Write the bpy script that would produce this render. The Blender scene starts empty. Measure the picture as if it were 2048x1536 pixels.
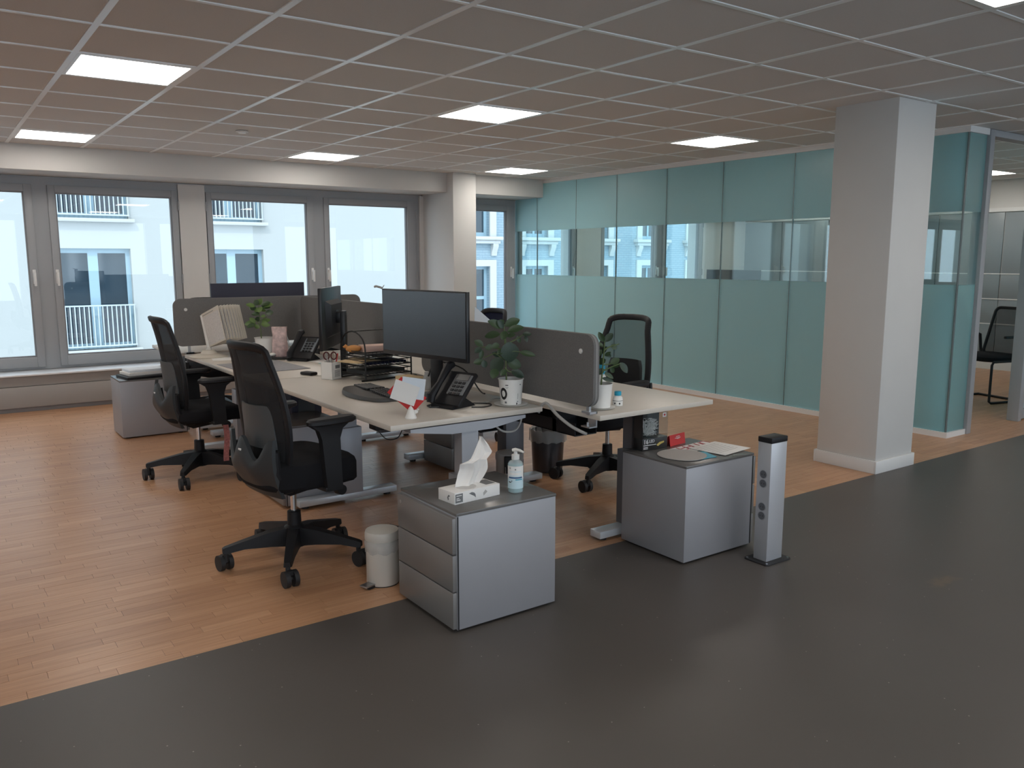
import bpy, bmesh, math, random
from mathutils import Vector, Matrix, Euler
random.seed(7)
PI = math.pi
sc = bpy.context.scene
COL = sc.collection

# ------------------------------------------------------------------ camera
cam_d = bpy.data.cameras.new('camera'); cam = bpy.data.objects.new('camera', cam_d); COL.objects.link(cam)
CAM = Vector((0, 0, 1.454)); YAW = math.radians(35.46); PITCH = math.radians(8.587); FPX = 1650.0
cam.location = CAM
cam.rotation_euler = (PI/2 - PITCH, 0, -YAW)
cam_d.sensor_fit = 'HORIZONTAL'; cam_d.sensor_width = 36.0; cam_d.lens = FPX/2048*36.0
cam_d.clip_start = 0.05; cam_d.clip_end = 200
sc.camera = cam

# ------------------------------------------------------------------ world, sun, exposure
SKY_STRENGTH = 2.9
SUN_STRENGTH = 1.4
LAMP_STRENGTH = 13.0
w = bpy.data.worlds.new('world'); sc.world = w; w.use_nodes = True
wn = w.node_tree.nodes; bg = wn['Background']
bg.inputs[0].default_value = (0.74, 0.87, 1.0, 1); bg.inputs[1].default_value = SKY_STRENGTH
sd = bpy.data.lights.new('sun', 'SUN'); sun = bpy.data.objects.new('sun', sd); COL.objects.link(sun)
sd.energy = SUN_STRENGTH; sd.angle = math.radians(0.6); sd.color = (1.0, 0.97, 0.93)
sun.rotation_euler = Vector((0.42, 0.62, -0.72)).to_track_quat('-Z', 'Y').to_euler()
sun.location = (-10, -10, 20)
sc.view_settings.view_transform = 'Standard'; sc.view_settings.look = 'None'
sc.view_settings.gamma = 1.0; sc.view_settings.use_curve_mapping = False
sc.view_settings.exposure = 0.0
sc.cycles.use_denoising = True
sc.cycles.max_bounces = 9; sc.cycles.diffuse_bounces = 5; sc.cycles.glossy_bounces = 4
sc.cycles.transmission_bounces = 8; sc.cycles.transparent_max_bounces = 16
sc.cycles.caustics_reflective = False; sc.cycles.caustics_refractive = False
sc.cycles.sample_clamp_indirect = 6.0

# ------------------------------------------------------------------ helpers
def srgb(r, g, b):
    f = lambda c: (c/12.92 if c <= .04045 else ((c+.055)/1.055)**2.4)
    return (f(r/255), f(g/255), f(b/255))

MATS = {}
def mat(name, col, rough=.5, metal=0., noise=0., nscale=30., bump=0., bscale=200., spec=.5, emit=None, estr=0., alpha=1., coat=0., stretch=None):
    if name in MATS: return MATS[name]
    m = bpy.data.materials.new(name); m.use_nodes = True; nt = m.node_tree; N = nt.nodes; L = nt.links
    b = N['Principled BSDF']
    b.inputs['Base Color'].default_value = (*col, 1); b.inputs['Roughness'].default_value = rough
    b.inputs['Metallic'].default_value = metal; b.inputs['Specular IOR Level'].default_value = spec
    b.inputs['Alpha'].default_value = alpha; b.inputs['Coat Weight'].default_value = coat
    if emit: b.inputs['Emission Color'].default_value = (*emit, 1); b.inputs['Emission Strength'].default_value = estr
    if noise or bump:
        tc = N.new('ShaderNodeTexCoord'); mp = N.new('ShaderNodeMapping'); L.new(tc.outputs['Object'], mp.inputs[0])
        if stretch: mp.inputs['Scale'].default_value = stretch
    if noise:
        nz = N.new('ShaderNodeTexNoise'); nz.inputs['Scale'].default_value = nscale; nz.inputs['Detail'].default_value = 4
        L.new(mp.outputs[0], nz.inputs[0])
        mx = N.new('ShaderNodeMix'); mx.data_type = 'RGBA'
        mx.inputs[6].default_value = (*[c*(1-noise) for c in col], 1); mx.inputs[7].default_value = (*[min(1, c*(1+noise)) for c in col], 1)
        L.new(nz.outputs[0], mx.inputs[0]); L.new(mx.outputs[2], b.inputs['Base Color'])
    if bump:
        nb = N.new('ShaderNodeTexNoise'); nb.inputs['Scale'].default_value = bscale; nb.inputs['Detail'].default_value = 3
        L.new(mp.outputs[0], nb.inputs[0])
        bp = N.new('ShaderNodeBump'); bp.inputs['Strength'].default_value = bump; bp.inputs['Distance'].default_value = .002
        L.new(nb.outputs[0], bp.inputs['Height']); L.new(bp.outputs[0], b.inputs['Normal'])
    MATS[name] = m; return m

def schlick(N, L, f0):
    ge = N.new('ShaderNodeNewGeometry'); dt = N.new('ShaderNodeVectorMath'); dt.operation = 'DOT_PRODUCT'
    L.new(ge.outputs['Incoming'], dt.inputs[0]); L.new(ge.outputs['Normal'], dt.inputs[1])
    ab = N.new('ShaderNodeMath'); ab.operation = 'ABSOLUTE'; L.new(dt.outputs['Value'], ab.inputs[0])
    om = N.new('ShaderNodeMath'); om.operation = 'SUBTRACT'; om.inputs[0].default_value = 1; om.use_clamp = True; L.new(ab.outputs[0], om.inputs[1])
    pw = N.new('ShaderNodeMath'); pw.operation = 'POWER'; pw.inputs[1].default_value = 5; L.new(om.outputs[0], pw.inputs[0])
    ma = N.new('ShaderNodeMath'); ma.operation = 'MULTIPLY_ADD'; ma.inputs[1].default_value = 1-f0; ma.inputs[2].default_value = f0; ma.use_clamp = True
    L.new(pw.outputs[0], ma.inputs[0]); return ma.outputs[0]

def glassmat(name, tint, ior=1.5, boost=0.):
    m = bpy.data.materials.new(name); m.use_nodes = True; nt = m.node_tree; N = nt.nodes; L = nt.links
    N.remove(N['Principled BSDF']); out = N['Material Output']
    tr = N.new('ShaderNodeBsdfTransparent'); tr.inputs[0].default_value = (*tint, 1)
    gl = N.new('ShaderNodeBsdfGlossy'); gl.inputs['Roughness'].default_value = .01; gl.inputs[0].default_value = (.95, 1, 1, 1)
    ff = schlick(N, L, ((ior-1)/(ior+1))**2 + boost)
    mx = N.new('ShaderNodeMixShader'); L.new(ff, mx.inputs[0]); L.new(tr.outputs[0], mx.inputs[1]); L.new(gl.outputs[0], mx.inputs[2])
    L.new(mx.outputs[0], out.inputs[0]); MATS[name] = m; return m

def meshmat(name, col, see):
    m = bpy.data.materials.new(name); m.use_nodes = True; nt = m.node_tree; N = nt.nodes; L = nt.links
    b = N['Principled BSDF']; out = N['Material Output']
    b.inputs['Base Color'].default_value = (*col, 1); b.inputs['Roughness'].default_value = .8
    tr = N.new('ShaderNodeBsdfTransparent'); mx = N.new('ShaderNodeMixShader'); mx.inputs[0].default_value = see
    L.new(b.outputs[0], mx.inputs[1]); L.new(tr.outputs[0], mx.inputs[2]); L.new(mx.outputs[0], out.inputs[0])
    MATS[name] = m; return m

def frostmat(name, col, tcol, tfac):
    m = bpy.data.materials.new(name); m.use_nodes = True; nt = m.node_tree; N = nt.nodes; L = nt.links
    N.remove(N['Principled BSDF']); out = N['Material Output']
    df = N.new('ShaderNodeBsdfDiffuse'); df.inputs[0].default_value = (*col, 1)
    tl = N.new('ShaderNodeBsdfTranslucent'); tl.inputs[0].default_value = (*tcol, 1)
    mx = N.new('ShaderNodeMixShader'); mx.inputs[0].default_value = tfac
    L.new(df.outputs[0], mx.inputs[1]); L.new(tl.outputs[0], mx.inputs[2])
    gl = N.new('ShaderNodeBsdfGlossy'); gl.inputs['Roughness'].default_value = .35
    m2 = N.new('ShaderNodeMixShader'); L.new(schlick(N, L, .03), m2.inputs[0]); L.new(mx.outputs[0], m2.inputs[1]); L.new(gl.outputs[0], m2.inputs[2])
    L.new(m2.outputs[0], out.inputs[0]); MATS[name] = m; return m

class G:
    """collects shapes into one bmesh"""
    def __init__(s): s.b = bmesh.new()
    def box(s, c, d, bev=0., rot=None, seg=2):
        M = Matrix.Translation(Vector(c)) @ (rot.to_4x4() if rot else Matrix()) @ Matrix.Diagonal((*d, 1))
        r = bmesh.ops.create_cube(s.b, size=1, matrix=M)
        if bev:
            es = list({e for v in r['verts'] for e in v.link_edges})
            bmesh.ops.bevel(s.b, geom=es, offset=bev, segments=seg, affect='EDGES', profile=.5)
        return s
    def bb(s, x0, x1, y0, y1, z0, z1, bev=0.):
        return s.box(((x0+x1)/2, (y0+y1)/2, (z0+z1)/2), (x1-x0, y1-y0, z1-z0), bev)
    def ring(s, pts): return [s.b.verts.new(p) for p in pts]
    def loft(s, rings, cap=True, close=True):
        R = [s.ring(r) for r in rings]
        for a, b in zip(R, R[1:]):
            n = len(a)
            for i in range(n if close else n-1):
                try: s.b.faces.new((a[i], a[(i+1) % n], b[(i+1) % n], b[i]))
                except ValueError: pass
        if cap:
            s.b.faces.new(R[0][::-1]); s.b.faces.new(R[-1])
        return s
    def cyl(s, p0, p1, r0, r1=None, n=16, cap=True):
        p0, p1 = Vector(p0), Vector(p1); r1 = r0 if r1 is None else r1
        d = (p1-p0).normalized(); a = d.orthogonal().normalized(); b = d.cross(a)
        mk = lambda p, r: [p + (a*math.cos(2*PI*i/n) + b*math.sin(2*PI*i/n))*r for i in range(n)]
        return s.loft([mk(p0, r0), mk(p1, r1)], cap)
    def tube(s, pts, r, n=8, closed=False):
        P = [Vector(p) for p in pts]; rs = []; m = len(P)
        up = None
        for i in range(m):
            if closed: d = (P[(i+1) % m]-P[i-1])
            else: d = (P[min(i+1, m-1)]-P[max(i-1, 0)])
            d = d.normalized()
            if up is None: up = d.orthogonal().normalized()
            else: up = (up - d*up.dot(d)).normalized()
            v = d.cross(up); rr = r[i] if isinstance(r, (list, tuple)) else r
            rs.append([P[i] + (up*math.cos(2*PI*k/n) + v*math.sin(2*PI*k/n))*rr for k in range(n)])
        if closed:
            rs.append(rs[0]); return s.loft(rs, False)
        return s.loft(rs)
    def lathe(s, prof, c=(0, 0, 0), n=24, cap=True):
        c = Vector(c)
        return s.loft([[c + Vector((max(r, 1e-4)*math.cos(2*PI*i/n), max(r, 1e-4)*math.sin(2*PI*i/n), z)) for i in range(n)] for r, z in prof], cap)
    def prism(s, poly, ax, a, b):
        f = {'x': lambda p, t: (t, p[0], p[1]), 'y': lambda p, t: (p[0], t, p[1]), 'z': lambda p, t: (p[0], p[1], t)}[ax]
        return s.loft([[f(p, a) for p in poly], [f(p, b) for p in poly]])
    def sheet(s, fn, nu, nv, th):
        """curved slab: fn(u,v)->(point, thickness direction)"""
        A = []; B = []
        for j in range(nv+1):
            ra = []; rb = []
            for i in range(nu+1):
                p, d = fn(i/nu, j/nv); p = Vector(p); d = Vector(d).normalized()
                ra.append(s.b.verts.new(p)); rb.append(s.b.verts.new(p + d*th))
            A.append(ra); B.append(rb)
        F = s.b.faces.new
        for j in range(nv):
            for i in range(nu):
                F((A[j][i], A[j][i+1], A[j+1][i+1], A[j+1][i])); F((B[j][i], B[j+1][i], B[j+1][i+1], B[j][i+1]))
        for i in range(nu):
            F((A[0][i], B[0][i], B[0][i+1], A[0][i+1])); F((A[nv][i], A[nv][i+1], B[nv][i+1], B[nv][i]))
        for j in range(nv):
            F((A[j][0], A[j+1][0], B[j+1][0], B[j][0])); F((A[j][nu], B[j][nu], B[j+1][nu], A[j+1][nu]))
        return s
    def sphere(s, c, r, sc_=(1, 1, 1), n=12):
        bmesh.ops.create_uvsphere(s.b, u_segments=n, v_segments=max(6, n//2+2), radius=1, matrix=Matrix.Translation(Vector(c)) @ Matrix.Diagonal((r*sc_[0], r*sc_[1], r*sc_[2], 1)))
        return s
    def obj(s, name, m, parent=None, ang=35):
        bmesh.ops.recalc_face_normals(s.b, faces=s.b.faces[:])
        me = bpy.data.meshes.new(name); s.b.to_mesh(me); s.b.free()
        if isinstance(m, str): m = MATS[m]
        me.materials.append(m)
        me.shade_smooth(); me.set_sharp_from_angle(angle=math.radians(ang))
        o = bpy.data.objects.new(name, me); COL.objects.link(o)
        if parent: o.parent = parent
        return o

def thing(name, label, cat, loc=(0, 0, 0), rz=0., group=None):
    o = bpy.data.objects.new(name, None); COL.objects.link(o); o.empty_display_size = .1
    o.location = loc; o.rotation_euler = (0, 0, rz); o['label'] = label; o['category'] = cat
    if group: o['group'] = group
    return o
def tag(o, label, cat, group=None):
    o['label'] = label; o['category'] = cat
    if group: o['group'] = group
    return o
def struct(o, label=None):
    o['kind'] = 'structure'
    if label: o['label'] = label
    return o
def snode(name, label=None):
    o = bpy.data.objects.new(name, None); COL.objects.link(o); o.empty_display_size = .1
    return struct(o, label)
def copy_tree(o, parent=None):
    c = o.copy(); COL.objects.link(c); c.parent = parent
    for ch in list(o.children): copy_tree(ch, c)
    return c
def share(o, parent, loc, rz=0.):
    c = o.copy(); COL.objects.link(c); c.parent = parent; c.location = loc; c.rotation_euler = (0, 0, rz); return c
def smooth(P, n=5):
    P = [Vector(p) for p in P]; out = []
    for i in range(len(P)-1):
        a, b, c, d = P[max(i-1, 0)], P[i], P[i+1], P[min(i+2, len(P)-1)]
        for k in range(n):
            t = k/n; out.append(.5*((2*b) + (c-a)*t + (2*a-5*b+4*c-d)*t*t + (3*b-a-3*c+d)*t**3))
    return out + [P[-1]]
def rrect(x0, x1, z0, z1, r, n=6):
    P = []
    for cx, cz, a in ((x1-r, z1-r, 0), (x0+r, z1-r, PI/2), (x0+r, z0+r, PI), (x1-r, z0+r, 1.5*PI)):
        for i in range(n+1):
            t = a + PI/2*i/n; P.append((cx+r*math.cos(t), cz+r*math.sin(t)))
    return P
def text(body, size, m, parent, loc, rot, name='lettering', ext=.0004, align='CENTER'):
    cu = bpy.data.curves.new(name, 'FONT'); cu.body = body; cu.size = size; cu.extrude = ext; cu.align_x = align; cu.align_y = 'CENTER'; cu.resolution_u = 2
    t = bpy.data.objects.new(name, cu); COL.objects.link(t)
    dg = bpy.context.evaluated_depsgraph_get(); me = bpy.data.meshes.new_from_object(t.evaluated_get(dg))
    bpy.data.objects.remove(t); bpy.data.curves.remove(cu)
    me.materials.clear(); me.materials.append(MATS[m])
    o = bpy.data.objects.new(name, me); COL.objects.link(o); o.parent = parent; o.location = loc; o.rotation_euler = rot
    return o
def inview(x, y, z):
    d = Vector((x, y, z))-CAM; f = Vector((math.sin(YAW)*math.cos(PITCH), math.cos(YAW)*math.cos(PITCH), -math.sin(PITCH)))
    r = Vector((math.cos(YAW), -math.sin(YAW), 0)); u = r.cross(f); q = d.dot(f)
    if q < .1: return None
    return 1024+FPX*d.dot(r)/q, 768-FPX*d.dot(u)/q, q

# ------------------------------------------------------------------ materials
mat('white_paint', (.62, .61, .59), .7, noise=.03, nscale=3)
mat('ceil_tile', (.68, .67, .655), .9, noise=.06, nscale=160, bump=.3, bscale=400)
mat('ceil_rail', (.92, .94, .94), .28, spec=.8)
mat('white_lac', (.72, .72, .71), .4)
mat('alu_frame', (.40, .42, .44), .45, metal=.15)
mat('frame_grey', (.33, .345, .36), .45)
mat('sill', (.78, .81, .84), .25)
mat('conv', (.34, .33, .32), .5)
mat('plinth', (.25, .25, .26), .6)
mat('black_rubber', (.015, .015, .017), .6)
mat('black_plastic', (.012, .012, .014), .5, noise=.1, nscale=60, spec=.3)
mat('arm_black', (.016, .016, .018), .5, spec=.35)
mat('black_fabric', (.011, .011, .013), .95, noise=.2, nscale=500, bump=.4, bscale=900, spec=.2)
mat('navy_fabric', (.012, .015, .035), .9, noise=.2, nscale=500, spec=.2)
mat('shell_grey', (.034, .038, .041), .5, bump=.15, bscale=700, spec=.4)
mat('plate_grey', (.065, .072, .076), .45)
mat('chrome', (.75, .75, .76), .15, metal=1)
mat('steel', (.45, .46, .48), .3, metal=.9)
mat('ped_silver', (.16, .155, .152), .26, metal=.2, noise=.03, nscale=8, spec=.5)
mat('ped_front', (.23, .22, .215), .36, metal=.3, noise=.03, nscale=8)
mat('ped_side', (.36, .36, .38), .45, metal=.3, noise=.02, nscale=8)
mat('leg_silver', (.40, .41, .44), .4, metal=.4)
mat('leg_dark_shaded', (.14, .145, .16), .45, metal=.3)  # dark metal; on the right desks' legs it paints in under-desk shade
mat('foot_top', (.60, .64, .68), .3, metal=.35)
mat('desk_top', (.60, .55, .485), .38, noise=.03, nscale=14, stretch=(14, 1, 1))
mat('desk_edge', (.70, .66, .60), .45)
mat('fabric_grey', (.17, .165, .16), .95, noise=.25, nscale=260, bump=.5, bscale=700, spec=.2)
mat('white_plastic', (.74, .73, .70), .4)
mat('cream_plastic', (.62, .57, .49), .45)
mat('paper', (.78, .77, .75), .8)
mat('paper_cool', (.70, .76, .82), .8)
mat('paper_print', (.62, .60, .58), .8, noise=.25, nscale=90)
mat('card_manila', (.62, .47, .27), .7)
mat('orange_bag', (.62, .28, .08), .6)
mat('box_pink', (.70, .48, .40), .6)
mat('screen', (.016, .022, .028), .26, spec=1.0)
mat('screen_bezel', (.012, .012, .014), .35)
mat('blue_black', (.020, .020, .042), .5)
mat('phone_grey', (.16, .18, .20), .35)
mat('leaf', (.036, .068, .027), .42, noise=.3, nscale=25)
mat('leaf_light', (.10, .17, .04), .45, noise=.25, nscale=25)
mat('leaf_dark', (.023, .046, .027), .42, noise=.3, nscale=25)
mat('stem', (.10, .14, .05), .6)
mat('bark', (.12, .10, .06), .8)
mat('soil', (.03, .024, .02), .95, noise=.4, nscale=90)
mat('pot_white', (.78, .77, .74), .35)
mat('ink_black', (.015, .015, .015), .5)
mat('ink_grey', (.16, .165, .17), .6)
mat('red', (.55, .03, .03), .5)
mat('pink', (.72, .10, .18), .5)
mat('blush', (.56, .42, .40), .6, noise=.75, nscale=34)
mat('teal_plastic', (.02, .32, .48), .35)
mat('blue_ink', (.03, .12, .26), .5)
mat('cyan_ink', (.05, .36, .50), .5)
mat('gel', (.10, .46, .52), .08, alpha=.75)
mat('label_blue', (.55, .72, .78), .5)
mat('bottle_clear', (.75, .8, .82), .08, alpha=.35)
mat('bin_cream', (.56, .53, .48), .4)
mat('bin_grey', (.34, .34, .34), .4)
mat('bin_dark', (.10, .10, .11), .3, metal=.7)
mat('bag_film', (.72, .71, .69), .25, alpha=.35)
mat('tissue', (.80, .77, .74), .9)
mat('wire_white', (.78, .78, .76), .4)
mat('box_black', (.022, .022, .022), .35)
mat('gold', (.55, .42, .12), .5)
mat('straw', (.45, .40, .32), .7)
mat('cable_grey', (.42, .41, .39), .5)
mat('cord_black', (.01, .01, .01), .5)
mat('facade', (.39, .415, .405), .9, noise=.015, nscale=.6)
mat('facade_frame', (.27, .40, .47), .5)
mat('facade_trim', (.46, .48, .475), .8)
mat('facade_glass', (.018, .035, .05), .06, spec=.8)
mat('rail_white', (.44, .50, .53), .5)
mat('dark_int', (.10, .14, .15), .8)
mat('strap_pink', (.42, .16, .15), .8, noise=.7, nscale=70)
mat('grey_panel', (.25, .29, .31), .35)
mat('lamp', (.9, .85, .8), .5, emit=(1.0, .935, .86), estr=LAMP_STRENGTH)
glassmat('pane', (.97, .985, .99), 1.45)
glassmat('strip_glass', (.84, .965, .975), 1.55, .045)
glassmat('clear_plastic', (.93, .94, .94), 1.4)
frostmat('frost', (.30, .54, .62), (.68, .95, 1.0), .90)
meshmat('back_mesh', (.012, .012, .014), .16)
meshmat('back_mesh_open', (.012, .012, .014), .62)
meshmat('bag_mesh', (.62, .61, .59), .55)

def woodmat():
    m = bpy.data.materials.new('parquet'); m.use_nodes = True; nt = m.node_tree; N = nt.nodes; L = nt.links; b = N['Principled BSDF']
    oi = N.new('ShaderNodeObjectInfo'); ge = N.new('ShaderNodeNewGeometry'); a = N.new('ShaderNodeMath'); a.operation = 'ADD'
    L.new(oi.outputs['Random'], a.inputs[0]); L.new(ge.outputs['Random Per Island'], a.inputs[1])
    fr = N.new('ShaderNodeMath'); fr.operation = 'FRACT'; L.new(a.outputs[0], fr.inputs[0])
    rp = N.new('ShaderNodeValToRGB'); L.new(fr.outputs[0], rp.inputs[0]); e = rp.color_ramp.elements
    e[0].position = 0; e[0].color = (.47, .25, .138, 1); e[1].position = 1; e[1].color = (.60, .345, .20, 1)
    for p, c in ((.12, (.51, .28, .155, 1)), (.8, (.56, .315, .178, 1))):
        q = e.new(p); q.color = c
    tc = N.new('ShaderNodeTexCoord'); mp = N.new('ShaderNodeMapping'); mp.inputs['Scale'].default_value = (3, 60, 10)
    cb = N.new('ShaderNodeCombineXYZ'); sc3 = N.new('ShaderNodeMath'); sc3.operation = 'MULTIPLY'; sc3.inputs[1].default_value = 37.
    L.new(fr.outputs[0], sc3.inputs[0]); L.new(sc3.outputs[0], cb.inputs[0]); L.new(sc3.outputs[0], cb.inputs[1]); L.new(cb.outputs[0], mp.inputs['Location'])
    L.new(tc.outputs['Object'], mp.inputs[0])
    nz = N.new('ShaderNodeTexNoise'); nz.inputs['Scale'].default_value = 1.4; nz.inputs['Detail'].default_value = 5; L.new(mp.outputs[0], nz.inputs[0])
    mx = N.new('ShaderNodeMix'); mx.data_type = 'RGBA'; mx.blend_type = 'MULTIPLY'; mx.inputs[0].default_value = .55
    r2 = N.new('ShaderNodeValToRGB'); r2.color_ramp.elements[0].position = .3; r2.color_ramp.elements[0].color = (.62, .58, .55, 1); r2.color_ramp.elements[1].position = .7
    L.new(nz.outputs[0], r2.inputs[0]); L.new(rp.outputs[0], mx.inputs[6]); L.new(r2.outputs[0], mx.inputs[7]); L.new(mx.outputs[2], b.inputs['Base Color'])
    b.inputs['Roughness'].default_value = .34; b.inputs['Specular IOR Level'].default_value = .32; b.inputs['Coat Weight'].default_value = .12; b.inputs['Coat Roughness'].default_value = .22
    MATS['parquet'] = m
woodmat()

def linomat():
    m = bpy.data.materials.new('linoleum'); m.use_nodes = True; nt = m.node_tree; N = nt.nodes; L = nt.links; b = N['Principled BSDF']
    tc = N.new('ShaderNodeTexCoord')
    vo = N.new('ShaderNodeTexVoronoi'); vo.inputs['Scale'].default_value = 22; L.new(tc.outputs['Object'], vo.inputs[0])
    lt = N.new('ShaderNodeMath'); lt.operation = 'LESS_THAN'; lt.inputs[1].default_value = .055; L.new(vo.outputs['Distance'], lt.inputs[0])
    sp = N.new('ShaderNodeSeparateColor'); L.new(vo.outputs['Color'], sp.inputs[0])
    g2 = N.new('ShaderNodeMath'); g2.operation = 'GREATER_THAN'; g2.inputs[1].default_value = .62; L.new(sp.outputs[0], g2.inputs[0])
    mu = N.new('ShaderNodeMath'); mu.operation = 'MULTIPLY'; L.new(lt.outputs[0], mu.inputs[0]); L.new(g2.outputs[0], mu.inputs[1])
    nz = N.new('ShaderNodeTexNoise'); nz.inputs['Scale'].default_value = 1.2; nz.inputs['Detail'].default_value = 6; L.new(tc.outputs['Object'], nz.inputs[0])
    m1 = N.new('ShaderNodeMix'); m1.data_type = 'RGBA'; m1.inputs[6].default_value = (.078, .069, .062, 1); m1.inputs[7].default_value = (.098, .087, .079, 1); L.new(nz.outputs[0], m1.inputs[0])
    m2 = N.new('ShaderNodeMix'); m2.data_type = 'RGBA'; m2.inputs[7].default_value = (.30, .27, .25, 1); L.new(mu.outputs[0], m2.inputs[0]); L.new(m1.outputs[2], m2.inputs[6])
    # scuff mark
    dv = N.new('ShaderNodeVectorMath'); dv.operation = 'SUBTRACT'; dv.inputs[1].default_value = (3.69, 1.785, 0); L.new(tc.outputs['Object'], dv.inputs[0])
    ms = N.new('ShaderNodeVectorMath'); ms.operation = 'MULTIPLY'; ms.inputs[1].default_value = (1/.14, 1/.05, 0); L.new(dv.outputs[0], ms.inputs[0])
    ln = N.new('ShaderNodeVectorMath'); ln.operation = 'LENGTH'; L.new(ms.outputs[0], ln.inputs[0])
    n3 = N.new('ShaderNodeTexNoise'); n3.inputs['Scale'].default_value = 26; n3.inputs['Detail'].default_value = 4; L.new(tc.outputs['Object'], n3.inputs[0])
    sb = N.new('ShaderNodeMath'); sb.operation = 'SUBTRACT'; L.new(n3.outputs[0], sb.inputs[0])
    hf = N.new('ShaderNodeMath'); hf.operation = 'MULTIPLY'; hf.inputs[1].default_value = .55; L.new(ln.outputs['Value'], hf.inputs[0]); L.new(hf.outputs[0], sb.inputs[1])
    st = N.new('ShaderNodeMath'); st.operation = 'MULTIPLY'; st.inputs[1].default_value = 3.; st.use_clamp = True; L.new(sb.outputs[0], st.inputs[0])
    m3 = N.new('ShaderNodeMix'); m3.data_type = 'RGBA'; m3.inputs[7].default_value = (.125, .10, .075, 1); L.new(st.outputs[0], m3.inputs[0]); L.new(m2.outputs[2], m3.inputs[6])
    L.new(m3.outputs[2], b.inputs['Base Color'])
    b.inputs['Roughness'].default_value = .42; b.inputs['Specular IOR Level'].default_value = .35
    MATS['linoleum'] = m
linomat()

def brickmat():
    m = bpy.data.materials.new('blue_grey_brick'); m.use_nodes = True; nt = m.node_tree; N = nt.nodes; L = nt.links; b = N['Principled BSDF']
    tc = N.new('ShaderNodeTexCoord'); mp = N.new('ShaderNodeMapping'); mp.inputs['Rotation'].default_value = (PI/2, 0, 0); L.new(tc.outputs['Object'], mp.inputs[0])
    br = N.new('ShaderNodeTexBrick'); br.inputs['Scale'].default_value = 1; br.inputs['Brick Width'].default_value = .22; br.inputs['Row Height'].default_value = .072; br.inputs['Mortar Size'].default_value = .008
    br.inputs['Color1'].default_value = (.25, .34, .39, 1); br.inputs['Color2'].default_value = (.23, .32, .37, 1); br.inputs['Mortar'].default_value = (.18, .26, .32, 1)  # bricks and mortar in blue-grey tones
    L.new(mp.outputs[0], br.inputs[0]); L.new(br.outputs[0], b.inputs['Base Color']); b.inputs['Roughness'].default_value = .8
    bp = N.new('ShaderNodeBump'); bp.inputs['Strength'].default_value = .4; bp.inputs['Distance'].default_value = .01; bp.invert = True; L.new(br.outputs['Fac'], bp.inputs['Height']); L.new(bp.outputs[0], b.inputs['Normal'])
    MATS['blue_grey_brick'] = m
brickmat()

# ================================================================== ROOM SHELL
ZC = 2.481                      # ceiling
XG = 6.764; YG = 3.35           # glass partition planes
YB = 8.787; YW = 9.40           # bulkhead face, window plane
XL, XR, YN = -7.5, 11.6, -3.6   # outer limits of the modelled floor
YF = 3.033                      # wood / linoleum boundary

fl = G().bb(XL-.2, XR+.2, YF+.001, YW+.3, -.10, -.0125).obj('floor', mat('underlay', (.10, .06, .035), .8)); struct(fl, 'warm oak strip parquet floor of the office')
lino = G().bb(XL-.2, XR+.2, YN-.2, YF, -.10, 0).obj('floor_linoleum', 'linoleum'); struct(lino, 'dark brown speckled linoleum floor')

# parquet strips: individual blocks, the ones showing largest as parts, the rest joined
SW = .058
pieces = []
row = 0; y = YF
while y < YW-.3:
    x = -1.6 - random.random()*.45
    while x < XR:
        Lg = random.choice((.22, .28, .34, .42))
        pieces.append((x, y, Lg)); x += Lg
    y += SW; row += 1
scored = []
for i, (x, y, Lg) in enumerate(pieces):
    q = inview(x+Lg/2, y+SW/2, 0)
    if q and -60 < q[0] < 2110 and 0 < q[1] < 1560 and not (2.7 < x < 3.4 and y < 3.2) and not (1.5 < x < 2.2 and y < 3.1):
        scored.append((q[2], i))
scored.sort(); single = {i for _, i in scored[:290]}
proto = {}
for i, (x, y, Lg) in enumerate(pieces):
    if i not in single: continue
    if Lg not in proto:
        o = G().bb(0, Lg-.0012, 0, SW-.001, -.012, 0).obj('parquet_strip', 'parquet', fl); proto[Lg] = o
        o.location = (x, y, 0)
    else: share(proto[Lg], fl, (x, y, random.uniform(-.0004, 0)))
V = []; Fc = []
for i, (x, y, Lg) in enumerate(pieces):
    if i in single: continue
    n = len(V); x1 = x+Lg-.0012; y1 = y+SW-.001
    V += [(x, y, -.012), (x1, y, -.012), (x1, y1, -.012), (x, y1, -.012), (x, y, 0), (x1, y, 0), (x1, y1, 0), (x, y1, 0)]
    Fc += [(n+4, n+5, n+6, n+7), (n, n+1, n+5, n+4), (n+1, n+2, n+6, n+5), (n+2, n+3, n+7, n+6), (n+3, n, n+4, n+7)]
me = bpy.data.meshes.new('parquet_field'); me.from_pydata(V, [], Fc); me.materials.append(MATS['parquet'])
o = bpy.data.objects.new('parquet_field', me); COL.objects.link(o); o.parent = fl; o['kind'] = 'stuff'

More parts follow.
